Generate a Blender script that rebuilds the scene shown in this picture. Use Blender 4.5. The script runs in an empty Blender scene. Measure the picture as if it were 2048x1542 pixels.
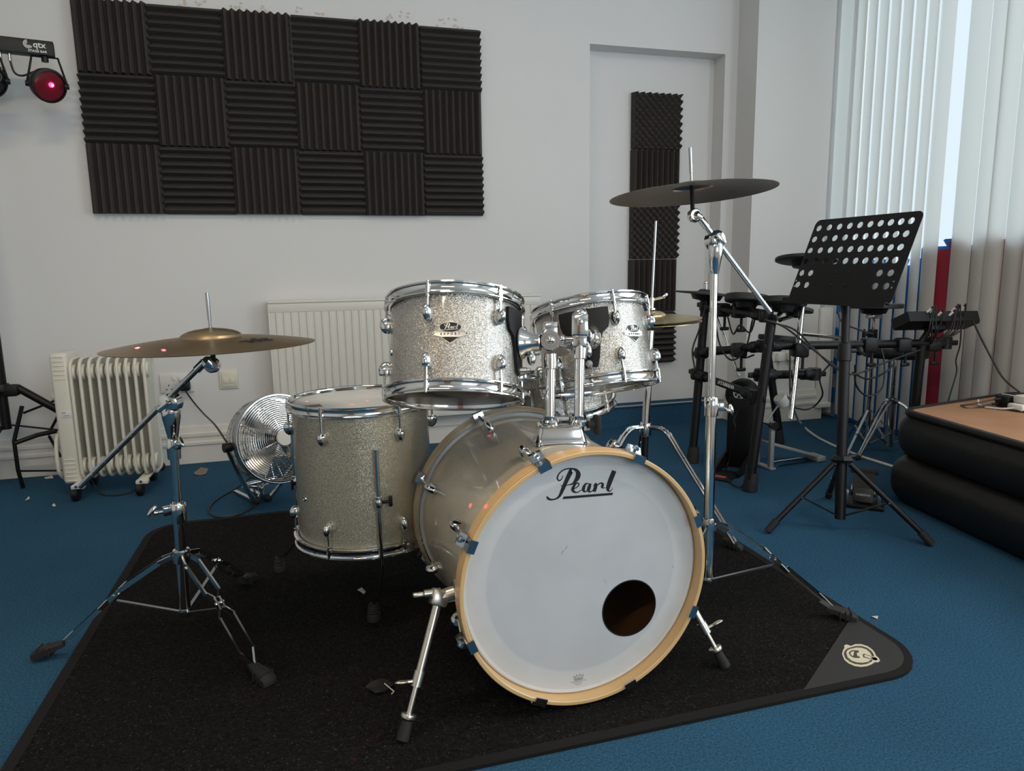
import bpy, bmesh, math, random
from mathutils import Matrix, Vector, Euler
random.seed(7)
PI = math.pi
S = bpy.context.scene
COL = S.collection
V = Vector

# ------------------------------------------------------------------ helpers
WL = {}          # world location of every object we make (no rotations are kept on objects)

def basis(o, z, x=None):
    z = V(z).normalized()
    x = V(x) if x is not None else (V((1, 0, 0)) if abs(z.x) < .9 else V((0, 1, 0)))
    y = z.cross(x).normalized()
    x = y.cross(z).normalized()
    m = Matrix.Identity(4)
    for i in range(3):
        m[i][0], m[i][1], m[i][2], m[i][3] = x[i], y[i], z[i], o[i]
    return m

def T(x, y=None, z=None):
    return Matrix.Translation(V(x) if y is None else V((x, y, z)))

def RZ(deg): return Matrix.Rotation(math.radians(deg), 4, 'Z')
def RX(deg): return Matrix.Rotation(math.radians(deg), 4, 'X')
def RY(deg): return Matrix.Rotation(math.radians(deg), 4, 'Y')

def NB(): return bmesh.new()

def spline(pts, n=8):
    P = [V(p) for p in pts]
    if len(P) < 3: return P
    out = []
    for i in range(len(P) - 1):
        p0 = P[i - 1] if i else P[0] * 2 - P[1]
        p1, p2 = P[i], P[i + 1]
        p3 = P[i + 2] if i + 2 < len(P) else P[-1] * 2 - P[-2]
        for k in range(n):
            t = k / n
            out.append(.5 * ((2 * p1) + (p2 - p0) * t + (2 * p0 - 5 * p1 + 4 * p2 - p3) * t * t + (3 * p1 - p0 - 3 * p2 + p3) * t ** 3))
    out.append(P[-1])
    return out

def tube(bm, pts, r, seg=10, closed=False, flat=None):
    P = [V(p) for p in pts]
    n = len(P)
    R = r if isinstance(r, (list, tuple)) else [r] * n
    tang = []
    for i in range(n):
        a = P[(i - 1) % n] if (closed or i > 0) else P[i]
        b = P[(i + 1) % n] if (closed or i < n - 1) else P[i]
        tang.append((b - a).normalized())
    up = V((0, 0, 1)) if abs(tang[0].z) < .9 else V((1, 0, 0))
    u = tang[0].cross(up).normalized()
    rings = []
    for i in range(n):
        u = (u - tang[i] * u.dot(tang[i])).normalized()
        v = tang[i].cross(u)
        ring = []
        for k in range(seg):
            a = 2 * PI * k / seg
            ring.append(bm.verts.new(P[i] + R[i] * (math.cos(a) * u + math.sin(a) * v * (flat or 1))))
        rings.append(ring)
    m = n if closed else n - 1
    for i in range(m):
        A, B = rings[i], rings[(i + 1) % n]
        for k in range(seg):
            bm.faces.new((A[k], A[(k + 1) % seg], B[(k + 1) % seg], B[k]))
    if not closed:
        bm.faces.new(list(reversed(rings[0])))
        bm.faces.new(rings[-1])

def cyl(bm, a, b, r, r2=None, seg=16):
    tube(bm, [a, b], [r, r if r2 is None else r2], seg)

def lathe(bm, prof, M=None, seg=40, closed=False, arc=None):
    M = M or Matrix.Identity(4)
    full = arc is None
    a0, a1 = arc or (0, 2 * PI)
    n = seg if full else seg + 1
    rings = []
    for (r, z) in prof:
        if abs(r) < 1e-6:
            rings.append([bm.verts.new(M @ V((0, 0, z)))])
        else:
            rings.append([bm.verts.new(M @ V((r * math.cos(a0 + (a1 - a0) * k / seg), r * math.sin(a0 + (a1 - a0) * k / seg), z))) for k in range(n)])
    pairs = list(zip(rings[:-1], rings[1:]))
    if closed: pairs.append((rings[-1], rings[0]))
    for A, B in pairs:
        for k in range(seg):
            k2 = (k + 1) % n
            if len(A) == 1 and len(B) == 1: continue
            if len(A) == 1: bm.faces.new((A[0], B[k2], B[k]))
            elif len(B) == 1: bm.faces.new((A[k], A[k2], B[0]))
            else: bm.faces.new((A[k], A[k2], B[k2], B[k]))

def box(bm, size, M=None, bevel=0, seg=2):
    M = M if isinstance(M, Matrix) else T(M if M is not None else (0, 0, 0))
    t = bmesh.new()
    bmesh.ops.create_cube(t, size=1)
    bmesh.ops.scale(t, vec=V(size), verts=t.verts)
    if bevel: bmesh.ops.bevel(t, geom=t.edges[:], offset=bevel, segments=seg, affect='EDGES', profile=.5)
    merge(bm, t, M)

def merge(bm, t, M=None):
    if M is not None: bmesh.ops.transform(t, matrix=M, verts=t.verts)
    me = bpy.data.meshes.new('tmp')
    t.to_mesh(me); t.free()
    bm.from_mesh(me)
    bpy.data.meshes.remove(me)

def ell(bm, M, u=16, v=10):
    t = bmesh.new()
    bmesh.ops.create_uvsphere(t, u_segments=u, v_segments=v, radius=1)
    merge(bm, t, M)

def sph(bm, c, r, u=16, v=10):
    ell(bm, T(c) @ Matrix.Diagonal((r, r, r, 1)), u, v)

def prism(bm, poly, M, depth):
    """poly in local xy, extruded from z=0 to z=depth"""
    a = [bm.verts.new(M @ V((p[0], p[1], 0))) for p in poly]
    b = [bm.verts.new(M @ V((p[0], p[1], depth))) for p in poly]
    n = len(poly)
    bm.faces.new(list(reversed(a))); bm.faces.new(b)
    for i in range(n):
        bm.faces.new((a[i], a[(i + 1) % n], b[(i + 1) % n], b[i]))

def bar(bm, a, b, w, h, up=(0, 0, 1), bevel=0):
    """rectangular bar from a to b, w across, h along 'up'"""
    a, b = V(a), V(b)
    d = b - a
    M = basis((a + b) / 2, d, d.cross(V(up)))
    box(bm, (w, h, d.length), M, bevel)

def from_curve(bm, cu, M):
    o = bpy.data.objects.new('tmp', cu)
    me = bpy.data.meshes.new_from_object(o)
    bpy.data.objects.remove(o); bpy.data.curves.remove(cu)
    me.transform(M)
    bm.from_mesh(me)
    bpy.data.meshes.remove(me)

def plate(bm, loops, M, thick):
    """flat plate with holes, centred on local z=0"""
    cu = bpy.data.curves.new('tmp', 'CURVE')
    cu.dimensions = '2D'; cu.fill_mode = 'BOTH'; cu.extrude = thick / 2
    for lp in loops:
        sp = cu.splines.new('POLY'); sp.points.add(len(lp) - 1)
        for p, q in zip(sp.points, lp): p.co = (q[0], q[1], 0, 1)
        sp.use_cyclic_u = True
    from_curve(bm, cu, M)

def text(bm, s, size, M, thick=.0006, align='CENTER', spacing=1.0, shear=0.0, bold=0.0):
    cu = bpy.data.curves.new('tmp', 'FONT')
    cu.body = s; cu.size = size; cu.extrude = thick / 2; cu.align_x = align; cu.align_y = 'CENTER'
    cu.space_character = spacing; cu.shear = shear; cu.offset = bold
    from_curve(bm, cu, M)

def circle(c, r, n=32, ry=None):
    return [(c[0] + r * math.cos(2 * PI * k / n), c[1] + (ry or r) * math.sin(2 * PI * k / n)) for k in range(n)]

def rrect(w, h, r, n=6, cx=0, cy=0):
    out = []
    for (sx, sy, a0) in ((1, 1, 0), (-1, 1, 90), (-1, -1, 180), (1, -1, 270)):
        for k in range(n + 1):
            a = math.radians(a0 + 90 * k / n)
            out.append((cx + sx * (w / 2 - r) + r * math.cos(a), cy + sy * (h / 2 - r) + r * math.sin(a)))
    return out

def stroke(bm, pts, M, thick=.0006, sub=6):
    """calligraphic stroke: pts = (x, y, width)"""
    P = spline([V((p[0], p[1], p[2])) for p in pts], sub)
    top, bot = [], []
    n = len(P)
    L, Rr = [], []
    for i in range(n):
        a = P[max(i - 1, 0)]; b = P[min(i + 1, n - 1)]
        t = V((b.x - a.x, b.y - a.y, 0))
        if t.length < 1e-9: t = V((1, 0, 0))
        t.normalize()
        nn = V((-t.y, t.x, 0)) * max(P[i].z, .0002) / 2
        c = V((P[i].x, P[i].y, 0))
        L.append(c + nn); Rr.append(c - nn)
    def vv(p, z): return bm.verts.new(M @ V((p.x, p.y, z)))
    A = [(vv(l, thick), vv(r, thick), vv(l, 0), vv(r, 0)) for l, r in zip(L, Rr)]
    for i in range(n - 1):
        a, b = A[i], A[i + 1]
        bm.faces.new((a[0], a[1], b[1], b[0]))
        bm.faces.new((a[2], b[2], b[3], a[3]))
        bm.faces.new((a[0], b[0], b[2], a[2]))
        bm.faces.new((a[1], a[3], b[3], b[1]))
    for a in (A[0], A[-1]): bm.faces.new((a[0], a[2], a[3], a[1]))

def finish(bm, angle=38):
    bmesh.ops.remove_doubles(bm, verts=bm.verts, dist=1e-6)
    bmesh.ops.recalc_face_normals(bm, faces=bm.faces)
    ca = math.radians(angle)
    for f in bm.faces: f.smooth = True
    for e in bm.edges:
        if len(e.link_faces) == 2:
            if e.calc_face_angle(0) > ca: e.smooth = False
        else: e.smooth = False

def obj(name, bm, mat, parent=None, angle=38, label=None, origin=None):
    finish(bm, angle)
    if len(bm.verts) == 0: raise RuntimeError('empty ' + name)
    lo = V([min(v.co[i] for v in bm.verts) for i in range(3)])
    hi = V([max(v.co[i] for v in bm.verts) for i in range(3)])
    c = V(origin) if origin else (lo + hi) / 2
    if parent is None and not origin: c.z = lo.z
    bmesh.ops.translate(bm, vec=-c, verts=bm.verts)
    me = bpy.data.meshes.new(name)
    bm.to_mesh(me); bm.free()
    for m in (mat if isinstance(mat, (list, tuple)) else [mat]): me.materials.append(m)
    o = bpy.data.objects.new(name, me)
    COL.objects.link(o)
    if parent is not None:
        o.parent = parent
        o.location = c - WL[parent.name]
    else:
        o.location = c
    WL[o.name] = c
    if label: o['label'] = label
    return o

def tag(o, label, cat, group=None, kind=None):
    o['label'] = label; o['category'] = cat
    if group: o['group'] = group
    if kind: o['kind'] = kind
    return o

def thing(name, label, cat, loc, group=None):
    o = bpy.data.objects.new(name, None)
    COL.objects.link(o)
    o.location = V(loc); o.empty_display_size = .05
    WL[o.name] = V(loc)
    return tag(o, label, cat, group)

def struct(name, bm, mat, angle=38):
    o = obj(name, bm, mat, None, angle, origin=(0, 0, 0))
    o['kind'] = 'structure'
    return o

# ------------------------------------------------------------------ materials
def new_mat(name):
    m = bpy.data.materials.new(name); m.use_nodes = True
    nt = m.node_tree
    return m, nt, nt.nodes['Principled BSDF']

def pbr(name, col, rough=.5, metal=0., coat=0., spec=None, sheen=0., noise=None, bump=None, coatr=.08):
    """noise=(scale, amount) varies the colour; bump=(scale, strength, dist)"""
    m, nt, b = new_mat(name)
    b.inputs['Base Color'].default_value = (*col, 1)
    b.inputs['Roughness'].default_value = rough
    b.inputs['Metallic'].default_value = metal
    b.inputs['Coat Weight'].default_value = coat
    b.inputs['Coat Roughness'].default_value = coatr
    if spec is not None: b.inputs['Specular IOR Level'].default_value = spec
    if sheen: b.inputs['Sheen Weight'].default_value = sheen
    tc = nt.nodes.new('ShaderNodeTexCoord')
    if noise:
        n = nt.nodes.new('ShaderNodeTexNoise'); n.inputs['Scale'].default_value = noise[0]; n.inputs['Detail'].default_value = 6
        nt.links.new(tc.outputs['Object'], n.inputs['Vector'])
        mx = nt.nodes.new('ShaderNodeMix'); mx.data_type = 'RGBA'
        k = noise[1]
        mx.inputs[6].default_value = (*[c * (1 - k) for c in col], 1)
        mx.inputs[7].default_value = (*[min(1, c * (1 + k)) for c in col], 1)
        nt.links.new(n.outputs['Fac'], mx.inputs[0])
        nt.links.new(mx.outputs[2], b.inputs['Base Color'])
    if bump:
        n = nt.nodes.new('ShaderNodeTexNoise'); n.inputs['Scale'].default_value = bump[0]; n.inputs['Detail'].default_value = 4
        nt.links.new(tc.outputs['Object'], n.inputs['Vector'])
        bp = nt.nodes.new('ShaderNodeBump'); bp.inputs['Strength'].default_value = bump[1]; bp.inputs['Distance'].default_value = bump[2]
        nt.links.new(n.outputs['Fac'], bp.inputs['Height'])
        nt.links.new(bp.outputs['Normal'], b.inputs['Normal'])
    return m

def sparkle_mat(name, col, scale, amount, rough, metal, cvar):
    m, nt, b = new_mat(name)
    N = nt.nodes.new; L = nt.links.new
    tc = N('ShaderNodeTexCoord')
    vo = N('ShaderNodeTexVoronoi'); vo.inputs['Scale'].default_value = scale
    L(tc.outputs['Object'], vo.inputs['Vector'])
    sub = N('ShaderNodeVectorMath'); sub.operation = 'SUBTRACT'; sub.inputs[1].default_value = (.5, .5, .5)
    L(vo.outputs['Color'], sub.inputs[0])
    sc = N('ShaderNodeVectorMath'); sc.operation = 'SCALE'; sc.inputs['Scale'].default_value = amount
    L(sub.outputs[0], sc.inputs[0])
    ge = N('ShaderNodeNewGeometry')
    ad = N('ShaderNodeVectorMath'); ad.operation = 'ADD'
    L(ge.outputs['Normal'], ad.inputs[0]); L(sc.outputs[0], ad.inputs[1])
    no = N('ShaderNodeVectorMath'); no.operation = 'NORMALIZE'; L(ad.outputs[0], no.inputs[0])
    L(no.outputs[0], b.inputs['Normal'])
    sp = N('ShaderNodeSeparateColor'); L(vo.outputs['Color'], sp.inputs[0])
    mx = N('ShaderNodeMix'); mx.data_type = 'RGBA'
    mx.inputs[6].default_value = (*[c * (1 - cvar) for c in col], 1)
    mx.inputs[7].default_value = (*[min(1, c * (1 + cvar)) for c in col], 1)
    L(sp.outputs[0], mx.inputs[0]); L(mx.outputs[2], b.inputs['Base Color'])
    b.inputs['Roughness'].default_value = rough; b.inputs['Metallic'].default_value = metal
    b.inputs['Coat Weight'].default_value = .7; b.inputs['Coat Roughness'].default_value = .06
    return m

M = {}
M['wall'] = pbr('wall_paint', (.72, .71, .70), .75, noise=(1.3, .03), bump=(60, .08, .002))
M['recess'] = pbr('recess_paint', (.72, .73, .75), .7, noise=(1.1, .02))
M['trim'] = pbr('trim_gloss_paint', (.73, .70, .65), .4, noise=(5, .04))
M['ceiling'] = pbr('ceiling_paint', (.75, .74, .72), .8)
M['white'] = pbr('white_plastic', (.74, .73, .70), .4)
M['cream'] = pbr('cream_plastic', (.74, .69, .57), .4)
M['heater'] = pbr('heater_enamel', (.70, .67, .58), .38, noise=(14, .05))
M['radiator'] = pbr('radiator_enamel', (.74, .72, .66), .35)
M['foam'] = pbr('acoustic_foam', (.047, .039, .036), .95, noise=(9, .2), bump=(350, .3, .002))
M['chrome'] = pbr('chrome', (.72, .715, .70), .10, 1.)
M['steel'] = pbr('brushed_steel', (.50, .50, .51), .25, 1.)
M['bluesteel'] = pbr('plated_claw', (.42, .46, .50), .16, 1.)
M['black'] = pbr('black_plastic', (.007, .007, .0075), .48, spec=.35)
M['satin'] = pbr('black_powder_coat', (.006, .0055, .006), .42, noise=(30, .2), spec=.3)
M['rubber'] = pbr('black_rubber', (.012, .011, .0105), .75)
M['padrub'] = pbr('pad_rubber', (.014, .015, .016), .6)
M['vinyl'] = pbr('black_vinyl', (.007, .006, .0055), .42, bump=(45, .25, .006), noise=(5, .2))
M['head'] = pbr('drum_film', (.74, .74, .74), .45, noise=(4, .02))
M['clearhead'] = pbr('resonant_film', (.085, .062, .05), .22)
M['hoopwood'] = pbr('hoop_maple', (.70, .45, .20), .32, coat=.35, noise=(9, .12))
M['hoopply'] = pbr('hoop_outer_ply', (.66, .41, .22), .4, noise=(20, .15))
M['inner'] = pbr('drum_inner_ply', (.13, .06, .026), .35, noise=(6, .25))
M['warmchrome'] = pbr('chrome_warm_reflection', (.66, .61, .52), .30, 1.)  # chrome, with the room's warm reflection put into its tint
M['print'] = pbr('black_print', (.008, .008, .009), .5)
M['silverprint'] = pbr('silver_print', (.62, .60, .55), .3, .6)
M['whiteprint'] = pbr('white_print', (.7, .7, .7), .5)
M['greyprint'] = pbr('grey_print', (.28, .28, .28), .5)
M['sparkle'] = sparkle_mat('silver_sparkle', (.47, .44, .395), 900, .60, .34, .80, .42)
M['sparkle2'] = sparkle_mat('silver_sparkle_warmlit', (.52, .46, .34), 950, .42, .36, .55, .25)  # same wrap as the toms, the light on the floor tom painted into its colour
M['bassshell'] = sparkle_mat('champagne_gloss', (.60, .54, .43), 1100, .24, .34, .40, .12)
M['basshoop'] = pbr('champagne_hoop', (.36, .32, .24), .3, .3, coat=.4)
M['cable'] = pbr('black_cable', (.012, .012, .012), .5)
M['whitecable'] = pbr('white_cable', (.62, .61, .56), .5)
M['red'] = pbr('red_foam_mat', (.30, .012, .035), .8)
M['blue'] = pbr('blue_foam_mat', (.005, .16, .52), .8)
M['woodtop'] = pbr('worn_wood', (.40, .20, .10), .5, noise=(7, .3), bump=(30, .1, .002))
M['rawwood'] = pbr('raw_wood', (.6, .42, .24), .6, noise=(8, .15))
M['cloth'] = pbr('patch_nylon', (.020, .0185, .019), .7, bump=(220, .25, .001))
M['binding'] = pbr('rug_binding', (.0095, .0085, .0085), .8, spec=.2)
M['emblem'] = pbr('emblem_cream', (.62, .56, .40), .6)
M['emblemdark'] = pbr('emblem_dark', (.06, .055, .05), .7)
M['paper'] = pbr('paper', (.62, .57, .50), .7)
M['card'] = pbr('brown_card', (.22, .17, .13), .6)
M['tape'] = pbr('black_tape', (.010, .010, .010), .3)
M['felt'] = pbr('white_felt', (.6, .58, .54), .9)
M['grey'] = pbr('grey_metal_paint', (.35, .34, .32), .4, .3)
M['redlabel'] = pbr('red_label', (.55, .07, .06), .5)

def cymbal_mat(name, c0, c1, rough):
    m, nt, b = new_mat(name)
    N = nt.nodes.new; L = nt.links.new
    tc = N('ShaderNodeTexCoord')
    ln = N('ShaderNodeVectorMath'); ln.operation = 'LENGTH'; L(tc.outputs['Object'], ln.inputs[0])
    wv = N('ShaderNodeTexNoise'); wv.noise_dimensions = '1D'; wv.inputs['Scale'].default_value = 420; wv.inputs['Detail'].default_value = 3
    L(ln.outputs['Value'], wv.inputs['W'])
    n2 = N('ShaderNodeTexNoise'); n2.inputs['Scale'].default_value = 8; n2.inputs['Detail'].default_value = 5
    L(tc.outputs['Object'], n2.inputs['Vector'])
    mx = N('ShaderNodeMix'); mx.data_type = 'RGBA'
    mx.inputs[6].default_value = (*c0, 1); mx.inputs[7].default_value = (*c1, 1)
    L(n2.outputs['Fac'], mx.inputs[0]); L(mx.outputs[2], b.inputs['Base Color'])
    bp = N('ShaderNodeBump'); bp.inputs['Strength'].default_value = .25; bp.inputs['Distance'].default_value = .0006
    L(wv.outputs['Fac'], bp.inputs['Height']); L(bp.outputs['Normal'], b.inputs['Normal'])
    b.inputs['Metallic'].default_value = 1; b.inputs['Roughness'].default_value = rough
    return m
M['bronze'] = cymbal_mat('bronze', (.32, .225, .125), (.48, .365, .215), .36)
M['bronzeshade'] = cymbal_mat('bronze_shaded', (.29, .245, .21), (.45, .39, .34), .40)  # same bronze, the floor's dark reflection on the underside put into its colour
M['brass'] = cymbal_mat('hat_brass', (.60, .46, .22), (.74, .60, .33), .3)

def carpet_mat(name, col, lo, hi, scale, fleck=None):
    m, nt, b = new_mat(name)
    N = nt.nodes.new; L = nt.links.new
    tc = N('ShaderNodeTexCoord')
    n1 = N('ShaderNodeTexNoise'); n1.inputs['Scale'].default_value = scale; n1.inputs['Detail'].default_value = 8; n1.inputs['Roughness'].default_value = .75
    L(tc.outputs['Object'], n1.inputs['Vector'])
    rp = N('ShaderNodeValToRGB')
    rp.color_ramp.elements[0].position = .32; rp.color_ramp.elements[1].position = .72
    rp.color_ramp.elements[0].color = (*[c * lo for c in col], 1); rp.color_ramp.elements[1].color = (*[c * hi for c in col], 1)
    L(n1.outputs['Fac'], rp.inputs['Fac'])
    n2 = N('ShaderNodeTexNoise'); n2.inputs['Scale'].default_value = 2.2; n2.inputs['Detail'].default_value = 4
    L(tc.outputs['Object'], n2.inputs['Vector'])
    mu = N('ShaderNodeMix'); mu.data_type = 'RGBA'; mu.blend_type = 'MULTIPLY'; mu.inputs[0].default_value = .35
    L(rp.outputs['Color'], mu.inputs[6]); L(n2.outputs['Fac'], mu.inputs[7])
    out = mu.outputs[2]
    if fleck:
        n3 = N('ShaderNodeTexNoise'); n3.inputs['Scale'].default_value = fleck[0]; n3.inputs['Detail'].default_value = 3
        L(tc.outputs['Object'], n3.inputs['Vector'])
        r3 = N('ShaderNodeValToRGB'); r3.color_ramp.elements[0].position = fleck[1]; r3.color_ramp.elements[1].position = fleck[1] + .06
        L(n3.outputs['Fac'], r3.inputs['Fac'])
        mf = N('ShaderNodeMix'); mf.data_type = 'RGBA'; L(r3.outputs['Color'], mf.inputs[0])
        L(out, mf.inputs[6]); mf.inputs[7].default_value = (*fleck[2], 1)
        out = mf.outputs[2]
    L(out, b.inputs['Base Color'])
    bp = N('ShaderNodeBump'); bp.inputs['Strength'].default_value = .7; bp.inputs['Distance'].default_value = .004
    L(n1.outputs['Fac'], bp.inputs['Height']); L(bp.outputs['Normal'], b.inputs['Normal'])
    b.inputs['Roughness'].default_value = .95; b.inputs['Specular IOR Level'].default_value = .06
    return m
M['carpet'] = carpet_mat('blue_carpet', (.035, .107, .186), .40, 1.8, 210)
M['rug'] = carpet_mat('black_rug_pile', (.0105, .0097, .0094), .2, 2.4, 150, (230, .63, (.060, .056, .053)))

def blind_mat():
    m, nt, b = new_mat('blind_fabric')
    N = nt.nodes.new; L = nt.links.new
    d = N('ShaderNodeBsdfDiffuse'); d.inputs['Color'].default_value = (.70, .70, .66, 1)
    t = N('ShaderNodeBsdfTranslucent'); t.inputs['Color'].default_value = (.70, .72, .70, 1)
    mx = N('ShaderNodeMixShader'); mx.inputs[0].default_value = .34
    L(d.outputs[0], mx.inputs[1]); L(t.outputs[0], mx.inputs[2])
    L(mx.outputs[0], nt.nodes['Material Output'].inputs['Surface'])
    nt.nodes.remove(b)
    return m
M['blind'] = blind_mat()

def glass_mat():
    m, nt, b = new_mat('window_glass')
    N = nt.nodes.new; L = nt.links.new
    t = N('ShaderNodeBsdfTransparent'); t.inputs['Color'].default_value = (.95, .97, .97, 1)
    g = N('ShaderNodeBsdfGlossy'); g.inputs['Roughness'].default_value = .02
    mx = N('ShaderNodeMixShader'); mx.inputs[0].default_value = .05
    L(t.outputs[0], mx.inputs[1]); L(g.outputs[0], mx.inputs[2])
    L(mx.outputs[0], nt.nodes['Material Output'].inputs['Surface'])
    nt.nodes.remove(b)
    return m
M['glass'] = glass_mat()

def emit_mat(name, col, st):
    m, nt, b = new_mat(name)
    b.inputs['Base Color'].default_value = (*[c * .5 for c in col], 1)
    b.inputs['Emission Color'].default_value = (*col, 1)
    b.inputs['Emission Strength'].default_value = st
    return m
M['redled'] = emit_mat('red_led', (1., .02, .10), 12)
M['whiteled'] = emit_mat('hot_led', (1., .45, .55), 40)
M['tubelamp'] = emit_mat('lamp_tube', (1., .80, .52), 9)
M['redlens'] = pbr('red_lens', (.14, .012, .022), .15, coat=.5)
M['lens'] = pbr('clear_lens', (.35, .35, .36), .08, .6)

def head_front_mat():
    """white film with a frosted under-ring round the edge"""
    m, nt, b = new_mat('front_head_film')
    N = nt.nodes.new; L = nt.links.new
    tc = N('ShaderNodeTexCoord')
    ln = N('ShaderNodeVectorMath'); ln.operation = 'LENGTH'; L(tc.outputs['Object'], ln.inputs[0])
    rp = N('ShaderNodeValToRGB')
    rp.color_ramp.elements[0].position = .2085; rp.color_ramp.elements[0].color = (.575, .575, .585, 1)
    rp.color_ramp.elements[1].position = .2115; rp.color_ramp.elements[1].color = (.66, .655, .65, 1)
    L(ln.outputs['Value'], rp.inputs['Fac'])
    n = N('ShaderNodeTexNoise'); n.inputs['Scale'].default_value = 7; n.inputs['Detail'].default_value = 8
    L(tc.outputs['Object'], n.inputs['Vector'])
    r2 = N('ShaderNodeValToRGB'); r2.color_ramp.elements[0].position = .25; r2.color_ramp.elements[0].color = (.88, .88, .88, 1)
    r2.color_ramp.elements[1].position = .6; r2.color_ramp.elements[1].color = (1, 1, 1, 1)
    L(n.outputs['Fac'], r2.inputs['Fac'])
    mu = N('ShaderNodeMix'); mu.data_type = 'RGBA'; mu.blend_type = 'MULTIPLY'; mu.inputs[0].default_value = 1
    L(rp.outputs['Color'], mu.inputs[6]); L(r2.outputs['Color'], mu.inputs[7])
    L(mu.outputs[2], b.inputs['Base Color'])
    b.inputs['Roughness'].default_value = .4
    return m
M['fronthead'] = head_front_mat()

# ================================================================== THE ROOM
XL, XR, YF, ZC = -1.75, 3.93, -6.6, 2.95
RX0, RX1, RZ0, RZ1, RD = 2.397, 3.205, .112, 2.066, .11      # boarded doorway recess

bm = NB(); box(bm, (XR - XL + .6, -YF + .7, .1), ((XL + XR) / 2, YF / 2 + .05, -.05)); struct('floor', bm, M['carpet'])
bm = NB(); box(bm, (XR - XL + .6, -YF + .7, .1), ((XL + XR) / 2, YF / 2 + .05, ZC + .05)); struct('ceiling', bm, M['ceiling'])

def slab(bm, x0, x1, y0, y1, z0, z1, bev=0):
    box(bm, (x1 - x0, y1 - y0, z1 - z0), ((x0 + x1) / 2, (y0 + y1) / 2, (z0 + z1) / 2), bev)

bm = NB()
slab(bm, XL - .2, RX0, 0, .25, 0, ZC)
slab(bm, RX1, XR + .2, 0, .25, 0, ZC)
slab(bm, RX0, RX1, 0, .25, RZ1, ZC)
slab(bm, RX0, RX1, RD, .25, 0, RZ1)
# chimney-breast pier in the corner
slab(bm, 3.285, 3.775, -.18, .0, 0, ZC)
struct('wall_back', bm, M['wall'])
bm = NB(); slab(bm, XL - .2, XL, YF, 0, 0, ZC); struct('wall_left', bm, M['wall'])
W3 = (1.3, 3.3, .95, 2.45)      # window behind the camera
bm = NB()
slab(bm, XL - .2, W3[0], YF - .2, YF, 0, ZC); slab(bm, W3[1], XR + .2, YF - .2, YF, 0, ZC)
slab(bm, W3[0], W3[1], YF - .2, YF, 0, W3[2]); slab(bm, W3[0], W3[1], YF - .2, YF, W3[3], ZC)
struct('wall_front', bm, M['wall'])
bm = NB()
for k in range(4):
    x = W3[0] + .03 + (W3[1] - W3[0] - .06) * k / 3
    slab(bm, x - .03, x + .03, YF - .12, YF - .06, W3[2], W3[3])
for z in (W3[2] + .03, W3[3] - .03): slab(bm, W3[0], W3[1], YF - .12, YF - .06, z - .03, z + .03)
w3 = struct('window_3', bm, M['white'])
bm = NB(); slab(bm, W3[0] + .05, W3[1] - .05, YF - .092, YF - .088, W3[2] + .05, W3[3] - .05); obj('window_pane', bm, M['glass'], w3)
bm = NB(); slab(bm, -1.1, -.2, YF, YF + .05, 0, 2.03, .004); dr = struct('added_door', bm, M['woodtop'])  # unseen door, added to give the chrome something warm to reflect
bm = NB(); box(bm, (.02, .05, .12), (-.30, YF + .07, 1.0), .006); obj('added_door_handle', bm, M['chrome'], dr)

# window wall with two openings
W1, W2, WZ0, WZ1 = (-.05, -2.0), (-2.35, -4.6), .62, 2.62
bm = NB()
slab(bm, XR, XR + .2, YF, 0, 0, WZ0)
slab(bm, XR, XR + .2, YF, 0, WZ1, ZC)
slab(bm, XR, XR + .2, W1[0], 0, WZ0, WZ1)
slab(bm, XR, XR + .2, W2[0], W1[1], WZ0, WZ1)
slab(bm, XR, XR + .2, YF, W2[1], WZ0, WZ1)
struct('wall_right', bm, M['wall'])
for n, (a, b_) in enumerate((W1, W2)):
    bm = NB()
    for y in (a - .03, b_ + .03): slab(bm, XR + .09, XR + .15, y - .03, y + .03, WZ0, WZ1)
    for z in (WZ0 + .03, WZ1 - .03): slab(bm, XR + .09, XR + .15, b_ + .06, a - .06, z - .03, z + .03)
    w = struct('window_%d' % (n + 1), bm, M['white'])
    bm = NB(); slab(bm, XR + .118, XR + .122, b_ + .05, a - .05, WZ0 + .05, WZ1 - .05)
    obj('window_pane', bm, M['glass'], w)

# doorway step: carpeted riser, metal nosing
bm = NB(); slab(bm, RX0, RX1, -.004, RD, 0, RZ0); struct('trim_1', bm, M['carpet'])
bm = NB(); slab(bm, RX0, RX1 + .05, -.012, .022, RZ0, RZ0 + .006); struct('trim_2', bm, M['steel'])
bm = NB(); slab(bm, RX0, RX1, .001, RD, RZ0 + .0, RZ0 + .004); struct('trim_3', bm, M['carpet'])

# moulded skirting: profile (out from wall, z)
SK = [(0, 0), (.022, 0), (.022, .088), (.030, .092), (.030, .104), (.020, .110), (.020, .128), (.026, .132), (.026, .146), (.014, .152), (.010, .178), (0, .182)]
def skirt(name, segs, mat=None):
    bm = NB()
    for (p, q, n) in segs:      # from p to q along the wall, n = outward
        p, q, n = V(p), V(q), V(n)
        d = q - p
        prism(bm, [(a, b) for a, b in SK], Matrix((( n.x, 0, d.x / d.length, p.x), (n.y, 0, d.y / d.length, p.y), (0, 1, 0, p.z), (0, 0, 0, 1))), d.length)
    return struct(name, bm, mat or M['trim'])
skirt('baseboard_back', [((XL, 0, 0), (RX0 - .025, 0, 0), (0, -1, 0)), ((RX1 + .055, 0, 0), (3.285, 0, 0), (0, -1, 0)),
                         ((3.285, 0, 0), (3.285, -.18, 0), (-1, 0, 0)), ((3.285 - .03, -.18, 0), (3.775 + .03, -.18, 0), (0, -1, 0)),
                         ((3.775, -.18, 0), (3.775, 0, 0), (1, 0, 0))])
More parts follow.
